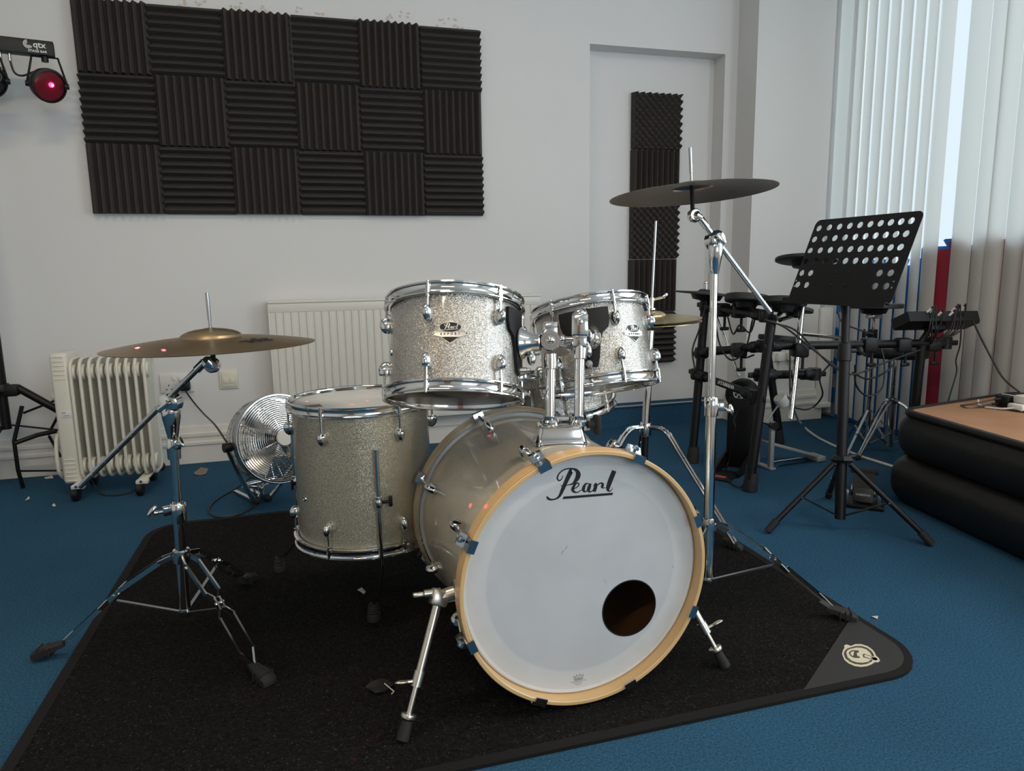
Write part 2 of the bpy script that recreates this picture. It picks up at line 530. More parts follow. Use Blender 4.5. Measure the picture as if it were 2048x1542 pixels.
bm = NB(); prism(bm, SK, Matrix(((0, 0, 1, RX0 - .024), (-1, 0, 0, -.001), (0, 1, 0, 0), (0, 0, 0, 1))), .02); struct('trim_4', bm, M['rawwood'])
skirt('baseboard_right', [((XR, -.03, 0), (XR, -5, 0), (-1, 0, 0))])

# peeling paint above the foam: thin curled flakes
flakes = NB()
for (x, z) in (((0.4412, 2.0875), (0.4568, 2.1013), (0.6628, 2.1138), (0.736, 2.0899), (0.7696, 2.1054), (0.8006, 2.0821), (0.946, 2.1108), (1.0356, 2.1047), (1.3623, 2.1212), (1.4299, 2.1309), (1.6054, 2.1079), (1.6682, 2.1172), (1.6928, 2.1006), (0.5148, 2.1039))):
    for k in range(4):
        a = random.random() * 6.28
        fx, fz = x + random.uniform(-.025, .025), z + random.uniform(-.015, .015)
        prism(flakes, [(random.uniform(.004, .011) * math.cos(t), random.uniform(.003, .008) * math.sin(t)) for t in (0, 1, 2.2, 3.3, 4.4, 5.4)], basis((fx, -.0012, fz), (random.uniform(-.2, .2), -1, random.uniform(-.2, .2))), .0008)
struct('trim_5', flakes, pbr('bare_plaster', (.66, .54, .46), .9))

# ================================================================== ACOUSTIC FOAM
PITCH = .2985
def wedge_tile_bm(vertical, n=9, th=.019, hi=.049):
    """ridges; base on local y=0, points to -y; spans +-PITCH/2"""
    bm = NB()
    s = PITCH / 2
    poly = [(-s, 0)]
    p = PITCH / n
    for k in range(n):
        a = -s + k * p
        poly += [(a, -th + .003 if k else -th), (a + p * .10, -th), (a + p * .42, -hi + .002), (a + p * .5, -hi), (a + p * .58, -hi + .002), (a + p * .90, -th)]
    poly += [(s, -th), (s, 0)]
    if vertical: Mx = Matrix(((1, 0, 0, 0), (0, 1, 0, 0), (0, 0, 1, -s), (0, 0, 0, 1)))
    else: Mx = Matrix(((0, 0, 1, -s), (0, 1, 0, 0), (1, 0, 0, 0), (0, 0, 0, 1)))
    prism(bm, poly, Mx, PITCH)
    return bm

def egg_tile_bm(n=9, th=.016, amp=.015):
    bm = NB(); s = PITCH / 2; G = 66
    g = [[None] * (G + 1) for _ in range(G + 1)]
    for i in range(G + 1):
        for j in range(G + 1):
            x, z = -s + PITCH * i / G, -s + PITCH * j / G
            h = th + amp * (1 + math.cos(2 * PI * i / 6 ) * math.cos(PI * j / 6 * 1.0)) if False else th + amp * (1 + .64 * math.cos(2 * PI * (i + j) / 8.8) + .36 * math.cos(2 * PI * (i - j) / 8.8))
            g[i][j] = bm.verts.new((x, -h, z))
    for i in range(G):
        for j in range(G):
            bm.faces.new((g[i][j], g[i + 1][j], g[i + 1][j + 1], g[i][j + 1]))
    per = [g[i][0] for i in range(G + 1)] + [g[G][j] for j in range(1, G + 1)] + [g[i][G] for i in range(G - 1, -1, -1)] + [g[0][j] for j in range(G - 1, 0, -1)]
    back = [bm.verts.new((v.co.x, 0, v.co.z)) for v in per]
    for i in range(len(per)):
        j = (i + 1) % len(per)
        bm.faces.new((per[j], per[i], back[i], back[j]))
    bm.faces.new(back)
    return bm

tmpl = {}
def place_tile(kind, loc, label, group):
    if kind not in tmpl:
        bm = wedge_tile_bm(kind == 'v') if kind in 'vh' else egg_tile_bm()
        o = obj('foam_tile', bm, M['foam'], None, 25, origin=(0, 0, 0))
        tmpl[kind] = o
    else:
        o = tmpl[kind].copy(); COL.objects.link(o)
    o.location = loc
    tag(o, label, 'foam tile', group)

words = ['leftmost', 'second from left', 'third from left', 'fourth from left', 'fifth from left', 'rightmost']
rowsw = ['top', 'middle', 'bottom']
for r in range(3):
    for c in range(6):
        k = 'v' if (r + c) % 2 == 0 else 'h'
        place_tile(k, (.15 + .3 * c + random.uniform(-.0015, .0015), -.0005, 2.085 - .15 - .3 * r + random.uniform(-.002, .002)),
                   '%s-ridged charcoal foam tile, %s in the %s row of the wall block' % ('vertical' if k == 'v' else 'horizontal', words[c], rowsw[r]),
                   'foam tiles in the large wall block')
colx = [2.838, 2.836, 2.834, 2.830, 2.826]
colw = [('e', 'topmost egg-crate foam tile in the narrow column on the white panel'),
        ('v', 'vertical-ridged foam tile between two egg-crate tiles in the narrow column'),
        ('e', 'lower egg-crate foam tile in the narrow column behind the raised cymbal'),
        ('v', 'vertical-ridged foam tile in the narrow column behind the small tom'),
        ('h', 'horizontal-ridged foam tile at the foot of the narrow column')]
for i, (k, lb) in enumerate(colw):
    place_tile(k, (colx[i], RD - .0005, 1.862 - .15 - .3035 * i), lb, 'foam tiles in the narrow column')

# ================================================================== RADIATOR, SOCKETS
t = thing('wall_radiator', 'cream ribbed panel radiator on the back wall behind the drums', 'radiator', (1.397, -.06, .16))
x0, x1, zt, zb = .716, 2.078, .777, .16
bm = NB()
poly = [(x0, -.045), (x0, -.090), (x0 + .012, -.094)]
n = 37; p = (x1 - x0 - .05) / n
for k in range(n):
    a = x0 + .025 + k * p
    poly += [(a, -.092), (a + .004, -.092), (a + .008, -.100), (a + .013, -.100), (a + .017, -.092)]
poly += [(x1 - .012, -.094), (x1, -.090), (x1, -.045)]
prism(bm, poly, T(0, 0, zb + .045), zt - zb - .10)
slab(bm, x0, x1, -.094, -.045, zt - .055, zt - .012, .003)
slab(bm, x0, x1, -.094, -.045, zb, zb + .045, .003)
obj('panel', bm, M['radiator'], t)
bm = NB(); slab(bm, x0 - .004, x1 + .004, -.098, -.020, zt - .012, zt, .003)
obj('top_grille', bm, M['radiator'], t)
for xx in (x0, x1):
    bm = NB(); slab(bm, xx - .003, xx + .003, -.092, -.018, zb + .02, zt - .01, .002); obj('side_cover', bm, M['radiator'], t)
for xx in (x0 + .12, x1 - .12):
    bm = NB(); slab(bm, xx - .02, xx + .02, -.05, .0, zb + .1, zt - .08); obj('wall_bracket', bm, M['radiator'], t)

def socket(name, label, c, w, h, nrm, kind, group=None):
    """c = centre on wall; nrm outward"""
    F = basis(c, nrm, V((0, 0, 1)).cross(V(nrm)) * -1 if False else V((0, 0, 1)).cross(V(nrm)))
    t = thing(name, label, 'socket', c, group)
    bm = NB(); box(bm, (w, h, .010), F @ T(0, 0, .005), .003); obj('face_plate', bm, M['cream'] if kind == 'data' else M['white'], t)
    if kind == 'double':
        for s in (-1, 1):
            bm = NB()
            box(bm, (.004, .008, .001), F @ T(s * .036, .012 - .02, .0103)); box(bm, (.007, .004, .001), F @ T(s * .036 - .011, -.027, .0103)); box(bm, (.007, .004, .001), F @ T(s * .036 + .011, -.027, .0103))
            obj('pin_holes', bm, M['print'], t)
            bm = NB(); box(bm, (.012, .020, .005), F @ T(s * .012, .024, .012), .001); obj('switch', bm, M['white'], t)
    else:
        bm = NB(); box(bm, (w * .78, h * .78, .006), F @ T(0, 0, .012), .003); obj('data_frame', bm, M['cream'], t)
        for s in (-1, 1):
            bm = NB(); box(bm, (.022, .026, .003), F @ T(s * .0135, -.004, .0162), .001); obj('shutter', bm, M['cream'], t)
    return F
FS = socket('double_socket', 'white double mains socket low on the wall beside the oil heater', (.274, 0, .396), .146, .090, (0, -1, 0), 'double')
socket('data_socket', 'cream square data socket on the wall left of the radiator', (.506, 0, .400), .084, .088, (0, -1, 0), 'data')
pc = (3.5342, -0.18, 0.4035)
FP = socket('double_socket', 'white double mains socket on the corner pier behind the electronic kit', (pc[0], -.18, pc[2]), .146, .090, (0, -1, 0), 'double')
for s, lb in ((-1, 'white plug in the left outlet of the socket on the corner pier'), (1, 'white plug in the right outlet of the socket on the corner pier')):
    c = FP @ V((s * .036, -.018, .010))
    t = thing('mains_plug', lb, 'plug', c)
    bm = NB(); box(bm, (.046, .048, .034), FP @ T(s * .036, -.018, .028), .008); obj('plug_body', bm, M['white'], t)
    bm = NB(); tube(bm, spline([FP @ V(q) for q in ((s * .036, -.040, .030), (s * .036, -.08, .03), (s * .05, -.2, .025), (s * .07, -.33, .015))], 6), .003, 8); obj('flex', bm, M['whitecable'], t)

# ================================================================== CORNER RADIATOR AND BLIND
t = thing('convector_heater', 'slim white convector panel in the corner beside the window blind', 'radiator', (3.805, -.20, .07))
bm = NB(); slab(bm, 3.765, 3.842, -.215, -.185, .085, .66, .006); obj('panel', bm, M['white'], t)
bm = NB(); slab(bm, 3.750, 3.846, -.232, -.183, .070, .100, .006); obj('bottom_lip', bm, M['white'], t)

t = thing('vertical_blind', 'off-white vertical slat blind hanging over the window', 'blind', (3.86, -.95, 2.68))
bm = NB(); slab(bm, 3.835, 3.885, -2.05, -.06, 2.66, 2.70, .004); obj('head_rail', bm, M['white'], t)
ys = [(-.165, 88, .10), (-.280, 99, .092), (-.356, 99, .089), (-.432, 99, .089), (-.510, 99, .089), (-.589, 99, .089), (-.668, 99, .089), (-.745, 99, .080),
      (-.830, 92, .100), (-1.002, 88, .112), (-1.103, 86, .088), (-1.172, 70, .075), (-1.262, 88, .09), (-1.36, 66, .089), (-1.45, 66, .089), (-1.53, 66, .089), (-1.61, 66, .089), (-1.69, 66, .089), (-1.77, 66, .089), (-1.85, 66, .089), (-1.93, 66, .089), (-2.01, 66, .089)]
for (y, ang0, w) in ys:
    ang = 180 - ang0 - 4
    bm = NB()
    pts = []
    for k in range(7):
        u = (k / 6 - .5) * w
        pts.append((u, .011 * (1 - (2 * k / 6 - 1) ** 2)))
    Mx = T(3.86, y, .03 + random.uniform(0, .012)) @ RZ(ang)
    a = [bm.verts.new(Mx @ V((u, v, 0))) for u, v in pts]
    b_ = [bm.verts.new(Mx @ V((u, v, 2.63))) for u, v in pts]
    for k in range(6): bm.faces.new((a[k], a[k + 1], b_[k + 1], b_[k]))
    obj('slat', bm, M['blind'], t)

# interlocking foam mats stored upright between the blind and the window wall
def eva_mat(y0, y1, x, z1, mat, label, seed):
    bm = NB()
    n = 10; th = .012
    def edge(a, b, flip):
        out = []; L = b - a; p = L / n
        for k in range(n):
            s = a + k * p
            if k % 2 == 0: out += [(s, 0), (s + p * .95, 0)]
            else: out += [(s + p * .12, .0), (s - p * .10, .028), (s + p * .0, .034), (s + p * .9, .034), (s + p * 1.0, .028), (s + p * .8, .0)]
        return out
    top = [(u, z1 - .034 + v) for u, v in edge(y0, y1, 0)]
    H = z1 - .034
    left = [(y0 + v, u) for u, v in edge(.0, H, 0)]
    left = [(a, b) for a, b in left]
    poly = [(y1, .004), (y1, H)] + list(reversed(top)) + list(reversed([(a, max(b, .004)) for a, b in left]))
    cl = []
    for q in poly:
        if not cl or (abs(q[0] - cl[-1][0]) + abs(q[1] - cl[-1][1])) > 1e-4: cl.append(q)
    plate(bm, [cl], Matrix(((0, 0, 1, x), (1, 0, 0, 0), (0, 1, 0, 0), (0, 0, 0, 1))), th)
    o = obj('foam_floor_mat', bm, mat)
    tag(o, label, 'floor mat', 'foam mats stored behind the blind')
eva_mat(-.83, -1.83, 3.876, 1.005, M['red'], 'dark red interlocking foam mat standing upright just behind the blind slats', 1)
eva_mat(-.79, -1.79, 3.8895, 1.02, M['blue'], 'blue interlocking foam mat peeping out beside the dark red one behind the blind', 2)
eva_mat(-.20, -.78, 3.903, .93, M['blue'], 'blue interlocking foam mat seen through slat gaps behind the music stand', 3)

# ================================================================== RUG
HR = .008
t = thing('drum_rug', 'black pile drum rug with bound edges and a logo corner patch under the kit', 'rug', (1.25, -1.68, 0))
rx0, rx1, ry0, ry1 = .302, 2.222, -2.500, -.915
def rug_loop(inset): return rrect(rx1 - rx0 - 2 * inset, ry1 - ry0 - 2 * inset, .13 - inset, 8, (rx0 + rx1) / 2, (ry0 + ry1) / 2)
bm = NB(); plate(bm, [rug_loop(.022)], T(0, 0, .004), .006); obj('pile', bm, M['rug'], t)
bm = NB(); plate(bm, [rug_loop(0), rug_loop(.024)], T(0, 0, .0042), .0076); obj('binding', bm, M['binding'], t)
# corner patch, bounded by a diagonal
d0, d1 = ((2.147, -2.278), (1.871, -2.4908))
bm = NB()
corner = [q for q in rug_loop(.018) if q[0] > rx1 - .15 and q[1] < ry0 + .15]
plate(bm, [[(rx1 - .018, -2.25), (1.872, ry0 + .018)] + corner], T(0, 0, .0078), .0024)
pt = obj('corner_patch', bm, M['cloth'], t)
ZP = .0094
# emblem: cream roundel with knobs, dark ring and marks
E0 = ((2.0492, -2.392), (2.0635, -2.3789), (2.0744, -2.3715), (2.0799, -2.3635), (2.0891, -2.3603), (2.0923, -2.3651), (2.0942, -2.3693), (2.1103, -2.3659), (2.1234, -2.3701), (2.131, -2.3823), (2.1299, -2.3989), (2.1236, -2.4134), (2.1188, -2.4201), (2.1161, -2.4319), (2.1115, -2.4407), (2.1029, -2.4447), (2.0954, -2.4423), (2.082, -2.447), (2.0668, -2.4499), (2.0521, -2.4485), (2.0406, -2.4416), (2.035, -2.4287), (2.0365, -2.414))
E1 = ((2.0526, -2.3931), (2.065, -2.3823), (2.0771, -2.376), (2.09, -2.3741), (2.1062, -2.3726), (2.1188, -2.3772), (2.1248, -2.3882), (2.1233, -2.4027), (2.117, -2.4166), (2.1039, -2.4297), (2.0892, -2.4392), (2.0715, -2.4437), (2.0575, -2.4425), (2.0465, -2.4357), (2.0419, -2.4242), (2.0427, -2.4102))
E2 = ((2.0623, -2.3904), (2.0736, -2.3821), (2.0849, -2.3797), (2.1021, -2.3792), (2.1124, -2.3843), (2.1174, -2.3931), (2.1148, -2.4071), (2.1083, -2.4196), (2.0954, -2.431), (2.0814, -2.4368), (2.067, -2.4361), (2.0556, -2.4308), (2.05, -2.4211), (2.0514, -2.4073))
E3 = ((2.0654, -2.3943), (2.0752, -2.3874), (2.0842, -2.3855), (2.0972, -2.3908), (2.0897, -2.3991), (2.0846, -2.3986), (2.0766, -2.4095), (2.0802, -2.4136), (2.0748, -2.4188), (2.0635, -2.414), (2.0612, -2.4064))
E4 = ((2.069, -2.396), (2.0762, -2.3912), (2.0838, -2.3901), (2.0811, -2.394), (2.0671, -2.4071), (2.0662, -2.4033))
E5 = ((2.0933, -2.4073), (2.0992, -2.4068), (2.1119, -2.4306), (2.1084, -2.4374), (2.1017, -2.4376), (2.0848, -2.4185))
E6 = ((2.0952, -2.4108), (2.0983, -2.4106), (2.1065, -2.4277), (2.1005, -2.4326), (2.0901, -2.4167))
bm = NB()
plate(bm, [E0, E1], T(0, 0, ZP), .0012); plate(bm, [E2, E3, E5], T(0, 0, ZP), .0012)
plate(bm, [E4], T(0, 0, ZP), .0012); plate(bm, [E6], T(0, 0, ZP), .0012)
em = obj('emblem', bm, M['emblem'], pt)
bm = NB(); plate(bm, [E1, E2], T(0, 0, ZP - .0002), .0008); plate(bm, [E3, E4], T(0, 0, ZP - .0002), .0008); plate(bm, [E5, E6], T(0, 0, ZP - .0002), .0008)
obj('emblem_mark', bm, M['emblemdark'], pt)

# ================================================================== DRUM BUILDING BLOCKS
def egg_lug(bm, F, h=.032, w=.021, d=.017, up=1):
    """F: local x across, y along the drum axis, z outwards from the shell"""
    prof = [(.0, h * .52), (.30, h * .50), (.62, h * .38), (.86, h * .18), (.98, -.0), (.96, -h * .22), (.86, -h * .40), (.74, -h * .48), (0, -h * .48)]
    Mx = F @ Matrix.Diagonal((1, -up, 1, 1)) @ Matrix(((w / 2, 0, 0, 0), (0, 0, 1, 0), (0, d, 0, d * .42), (0, 0, 0, 1)))
    lathe(bm, prof, Mx, 16)

def hoop_profile(Rs, z, s):
    """triple-flanged steel hoop; s=+1 opens upward"""
    P = [(.0025, -.020), (.012, -.021), (.0145, -.0195), (.0145, -.017), (.0105, -.0155), (.0085, -.012), (.0080, .006), (.0100, .010), (.0130, .0115), (.0130, .0145), (.0090, .0155), (.0060, .0140), (.0045, .009), (.0035, .002)]
    return [(Rs + a, z + s * (.0155 - (.0155 - b) * .76)) for a, b in P]

PEARL = [  # strokes of the script logo: x, y, width  (units of the crop, later scaled)
    [(428, -512, 8), (436, -530, 20), (462, -542, 16), (500, -538, 14), (540, -512, 22), (570, -450, 34), (600, -380, 38), (640, -295, 44), (648, -284, 44)],
    [(555, -412, 6), (566, -418, 8), (590, -412, 6), (625, -408, 9), (665, -395, 18), (702, -350, 42), (712, -310, 44), (694, -275, 26), (650, -260, 14), (600, -264, 12), (560, -284, 12), (530, -318, 14), (522, -350, 15), (538, -370, 12), (558, -358, 10), (568, -335, 7), (572, -322, 4)],
    [(655, -448, 12), (690, -436, 9), (712, -418, 11), (718, -400, 12), (706, -391, 12), (686, -400, 18), (668, -428, 26), (662, -452, 28), (676, -472, 18), (704, -476, 10), (730, -462, 8), (752, -448, 5)],
    [(812, -404, 8), (792, -394, 12), (772, -410, 22), (760, -440, 30), (764, -464, 20), (784, -468, 10), (806, -440, 8)],
    [(824, -396, 20), (812, -430, 32), (806, -458, 28), (822, -472, 12), (850, -452, 5)],
    [(850, -418, 6), (872, -398, 18), (870, -425, 32), (856, -470, 32)],
    [(866, -440, 6), (890, -408, 10), (915, -392, 14), (936, -400, 20), (930, -424, 26), (938, -436, 12), (962, -432, 4)],
    [(1040, -280, 44), (1010, -355, 46), (985, -425, 40), (984, -456, 24), (1000, -466, 10), (1018, -450, 6), (1022, -432, 4)],
]
PEARL_BAR = [(585, -515), (1030, -478), (1022, -500), (570, -538)]

def pearl(bm, Mx, cx, cy, s, thick=.0006, bold=1.0):
    for st in PEARL:
        stroke(bm, [((p[0] - cx) * s, (p[1] - cy) * s, p[2] * s * bold) for p in st], Mx, thick)
    prism(bm, [((p[0] - cx) * s, (p[1] - cy) * s) for p in PEARL_BAR], Mx, thick)

def badge(parent, F, R, w=.062):
    """curved badge: F x across, y up, z outward, shell radius R (bent about the axis)"""
    def bend(bm):
        for v in bm.verts:
            x, y, z = v.co
            a = x / R
            v.co = F @ V(((R + z) * math.sin(a), y, (R + z) * math.cos(a) - R))
    k = w / 2
    bm = NB()
    out = [(-1, -.02), (-.85, .10), (-.66, .16), (-.6, .32), (-.36, .55), (0, .64), (.36, .55), (.6, .32), (.66, .16), (.85, .10), (1, -.02), (.85, -.16), (.52, -.24), (.02, -.66), (-.02, -.66), (-.52, -.24), (-.85, -.16)]
    plate(bm, [[(a * k, b * k) for a, b in out]], T(0, 0, .0012), .001); 
    bmesh.ops.subdivide_edges(bm, edges=bm.edges[:], cuts=2); bend(bm)
    bd = obj('badge', bm, M['silverprint'], parent)
    bm = NB()
    plate(bm, [[(a * k * .58, .30 * k + b * k * .26) for a, b in circle((0, 0), 1, 28)]], T(0, 0, .0018), .0006)
    plate(bm, [[(-.48 * k, -.26 * k), (.48 * k, -.26 * k), (0, -.60 * k)]], T(0, 0, .0018), .0006)
    for s in (-1, 1): plate(bm, [circle((s * .9 * k, -.03 * k), .035 * k, 10)], T(0, 0, .0018), .0006)
    text(bm, 'EXPORT', .17 * k, T(0, -.10 * k, .0018), .0006, spacing=2.0, bold=.004 * k)
    bmesh.ops.subdivide_edges(bm, edges=[e for e in bm.edges if e.calc_length() > .004], cuts=2); bend(bm)
    obj('badge_print', bm, M['print'], bd)
    bm = NB()
    pearl(bm, T(0, .30 * k, .0022), 740, -410, k * .92 / 640, .0005, 1.0)
    bend(bm)
    obj('badge_script', bm, M['silverprint'], bd)

def tuned_drum(t, Mx, R, H, nl, a0, mat, bottom_mat, lug_off=.050, rods=True, top_mat=None):
    """Mx: origin at the bottom head centre, z to the batter side"""
    bm = NB(); lathe(bm, [(R, .004), (R, H - .004), (R - .006, H), (R - .007, H - .002), (R - .007, .002), (R - .006, 0)], Mx, 72, closed=True); obj('shell', bm, mat, t)
    for nm, z, s in (('batter_hoop', H + .002, 1), ('bottom_hoop', -.002, -1)):
        bm = NB(); lathe(bm, hoop_profile(R, z, s), Mx, 72, closed=True); hp = obj(nm, bm, M['chrome'], t)
    bm = NB(); lathe(bm, [(0, H + .006), (R - .004, H + .006), (R + .001, H + .003), (R + .002, H - .006), (R + .0005, H - .006), (R - .006, H + .004), (0, H + .0045)], Mx, 64); obj('batter_head', bm, top_mat or M['head'], t)
    bm = NB(); lathe(bm, [(0, -.006), (R - .004, -.006), (R + .001, -.003), (R + .002, .006), (R + .0005, .006), (R - .006, -.004), (0, -.0045)], Mx, 64); obj('bottom_head', bm, bottom_mat, t)
    for k in range(nl):
        a = math.radians(a0 + 360 * k / nl)
        o = V((math.cos(a), math.sin(a), 0))
        for zc, up in ((H - lug_off, 1), (lug_off, -1)):
            p = Mx @ (o * R + V((0, 0, zc)))
            ax = (Mx.to_3x3() @ V((0, 0, 1)))
            on = (Mx.to_3x3() @ o)
            F = basis(p, on, ax.cross(on) * 1)
            bm = NB(); egg_lug(bm, F, up=up)
            lg = obj('lug', bm, M['chrome'], t)
            if rods:
                bm = NB()
                e = H + .014 if up > 0 else -.014
                q = lambda r, z: Mx @ (o * (R + r) + V((0, 0, z)))
                cyl(bm, q(.0095, zc), q(.0105, e - up * .010), .0026, seg=8)
                cyl(bm, q(.0105, e - up * .030), q(.0105, e - up * .006), .0048, seg=8)
                cyl(bm, q(.0105, e - up * .006), q(.0105, e + up * .004), .0034, seg=8)
                obj('tension_rod', bm, M['chrome'], lg)

CAM = V((.9035, -3.6321, .9073))
def drum_matrix(bot, top, facing=None):
    z = V(top) - V(bot)
    c = V(bot)
    f = (CAM - c)
    zz = z.normalized()
    f = (f - zz * f.dot(zz)).normalized()       # local +x faces the camera side (front of the drum)
    return basis(bot, zz, f), z.length

def on_shell(Mx, R, ang, z):
    a = math.radians(ang); o = V((math.cos(a), math.sin(a), 0))
    p = Mx @ (o * R + V((0, 0, z))); ax = Mx.to_3x3() @ V((0, 0, 1)); on = Mx.to_3x3() @ o
    return basis(p, on, ax.cross(on))

# ------------------------------------------------------------------ larger rack tom
tb, tt = V((1.1978, -2.1416, 0.623)), V((1.2209, -2.0721, 0.8383))
ax = (tt - tb).normalized()
MT1, h1 = drum_matrix(tb + ax * .016, tt - ax * .016)
R1 = .1425
t = thing('rack_tom', 'larger silver sparkle tom with oval badge, mounted left over the bass drum', 'drum', MT1 @ V((0, 0, h1 / 2)), 'mounted toms')
tom1 = t
tuned_drum(t, MT1, R1, h1, 6, -22, M['sparkle'], M['clearhead'])
badge(t, on_shell(MT1, R1, -4, h1 - .090), R1, .074)
bm = NB(); F = on_shell(MT1, R1, -72, h1 * .42); lathe(bm, [(.0, .0015), (.003, .0015), (.004, .003), (.0065, .0025), (.0075, 0)], F, 16); obj('vent_grommet', bm, M['chrome'], t)

# ------------------------------------------------------------------ smaller rack tom
tb, tt = V((1.5915, -2.0285, 0.6059)), V((1.5847, -1.9666, 0.8128))
ax = (tt - tb).normalized()
MT2, h2 = drum_matrix(tb + ax * .016, tt - ax * .016)
R2 = .1375
t = thing('rack_tom', 'smaller silver sparkle tom tilted on its mount, right over the bass drum', 'drum', MT2 @ V((0, 0, h2 / 2)), 'mounted toms')
tom2 = t
tuned_drum(t, MT2, R2, h2, 6, 24, M['sparkle'], M['clearhead'])
badge(t, on_shell(MT2, R2, 46, h2 - .084), R2, .070)

# black suspension bracket and chrome socket on each tom
def tom_mount(t, Mx, R, H, ang, target):
    bm = NB()
    outline = [(-1, 0), (-1, -.030), (-.92, -.048), (-.62, -.060), (-.50, -.085), (-.42, -.118), (-.30, -.138), (.30, -.138), (.42, -.118), (.50, -.085), (.62, -.060), (.92, -.048), (1, -.030), (1, 0)]
    half = 24 / 180 * PI
    NX = 12
    rows = [0, -.015, -.030, -.048, -.060, -.085, -.118, -.138]
    wid = {0: 1, -.015: 1, -.030: 1, -.048: .92, -.060: .66, -.085: .52, -.118: .42, -.138: .30}
    def P_(u, dz, rr):
        a = math.radians(ang) + u * half * wid[dz]
        return Mx @ V(((R + rr) * math.cos(a), (R + rr) * math.sin(a), H - .020 + dz))
    o_ = [[bm.verts.new(P_(-1 + 2 * i / NX, dz, .0075)) for i in range(NX + 1)] for dz in rows]
    i_ = [[bm.verts.new(P_(-1 + 2 * i / NX, dz, .0005)) for i in range(NX + 1)] for dz in rows]
    for q in range(len(rows) - 1):
        for i in range(NX):
            bm.faces.new((o_[q][i], o_[q][i + 1], o_[q + 1][i + 1], o_[q + 1][i]))
            bm.faces.new((i_[q][i], i_[q + 1][i], i_[q + 1][i + 1], i_[q][i + 1]))
        for i in (0, NX): bm.faces.new((o_[q][i], o_[q + 1][i], i_[q + 1][i], i_[q][i]))
    for q in (0, len(rows) - 1):
        for i in range(NX): bm.faces.new((o_[q][i], o_[q][i + 1], i_[q][i + 1], i_[q][i]))
    obj('suspension_bracket', bm, M['black'], t)
    F = on_shell(Mx, R, ang, H - .088)
    bm = NB(); lathe(bm, [(0, .006), (.033, .006), (.035, .009), (.034, .013), (.026, .022), (.020, .036), (.0185, .050), (.0165, .052), (0, .052)], F, 28)
    soc = obj('mount_socket', bm, M['chrome'], t)
    bm = NB(); F3 = on_shell(Mx, R, ang, H - .150); cyl(bm, F3 @ V((0, 0, .004)), F3 @ V((0, 0, .02)), .010, .008); cyl(bm, F3 @ V((0, 0, .02)), F3 @ V((0, 0, .028)), .006)
    obj('wing_bolt', bm, M['steel'], t)
    bm = NB(); ell(bm, F @ T(.004, -.032, .030) @ Matrix.Diagonal((.008, .018, .010, 1))); obj('thumb_screw', bm, M['chrome'], soc)
    return F @ V((0, 0, .050))

# posts standing in the bass drum's holder
P1b, P1t = V((1.3938, -2.2195, 0.5579)), V((1.4057, -2.1895, 0.7519))
P2b, P2t = V((1.4536, -2.2368, 0.5569)), V((1.4689, -2.204, 0.7724))
def ang_to(Mx, q):
    l = Mx.inverted() @ V(q); return math.degrees(math.atan2(l.y, l.x))
s1 = tom_mount(tom1, MT1, R1, h1, ang_to(MT1, P1t) - 4, P1t)
s2 = tom_mount(tom2, MT2, R2, h2, ang_to(MT2, P2t), P2t)

def tom_arm(Pb, Pt, soc, label, side):
    t = thing('tom_arm', label, 'tom arm', Pb, 'tom arms')
    d = (Pt - Pb).normalized()
    bm = NB(); cyl(bm, Pb - d * .03, Pt - d * .050, .0112, seg=24); obj('post', bm, M['chrome'], t)
    bm = NB(); lathe(bm, [(.0118, 0), (.0150, .002), (.0158, .020), (.0150, .034), (.011, .036)], basis(Pt - d * .062, d), 24); obj('post_collar', bm, M['chrome'], t)
    view = (CAM - Pt); view = (view - d * view.dot(d)).normalized()
    lat = d.cross(view).normalized()
    bm = NB()
    if side < 0:   # ball joint with the serrated ring facing the room
        lathe(bm, [(0, .024), (.012, .024), (.0135, .021), (.021, .021), (.0225, .018), (.0225, -.018), (.018, -.022), (0, -.022)], basis(Pt, view), 32)
        j = obj('tilt_joint', bm, M['chrome'], t)
        bm = NB(); lathe(bm, [(.0125, .0215), (.0205, .0215), (.0205, .0235), (.0125, .0235)], basis(Pt, view), 32, closed=True); obj('lock_ring', bm, M['steel'], j)
        bm = NB(); sph(bm, Pt + view * .022, .009); obj('joint_screw', bm, M['chrome'], j)
        top = Pt + d * .036 - view * .004
        bm = NB(); box(bm, (.032, .034, .040), basis(Pt + d * .022 - view * .006, d, view), .006); obj('joint_block', bm, M['chrome'], t)
        bm = NB(); cyl(bm, top - d * .008, soc - (soc - top).normalized() * .012, .0105, seg=20); obj('socket_rod', bm, M['chrome'], t)
        bm = NB()
        a = Pt + lat * .0 - view * .01
        for q in (1,):
            e = a + V((.045, -.0, -.012)); cyl(bm, a, e, .006, seg=10); ell(bm, basis(e, V((1, 0, .0))) @ Matrix.Diagonal((.006, .013, .012, 1)))
        obj('wing_nut', bm, M['chrome'], t)
    else:
        box(bm, (.034, .036, .050), basis(Pt + d * .012, d, view), .005)
        box(bm, (.030, .030, .030), basis(Pt - d * .022, d, view), .004)
        obj('joint_block', bm, M['chrome'], t)
        bm = NB(); sph(bm, Pt + d * .034, .017); ell(bm, basis(Pt + d * .02 , view) @ Matrix.Diagonal((.018, .022, .018, 1))); obj('tilt_joint', bm, M['chrome'], t)
        bm = NB(); top = Pt + d * .030; cyl(bm, top, soc - (soc - top).normalized() * .012, .0105, seg=20); obj('socket_rod', bm, M['chrome'], t)
        bm = NB(); a = Pt - d * .018; e = a - lat * .038; cyl(bm, a, e, .006, seg=10); sph(bm, e, .009); obj('wing_nut', bm, M['chrome'], t)
tom_arm(P1b, P1t, s1, 'chrome tom arm with round tilt joint, left post in the bass drum holder', -1)
tom_arm(P2b, P2t, s2, 'chrome tom arm in front of the smaller tom, right post in the holder', 1)

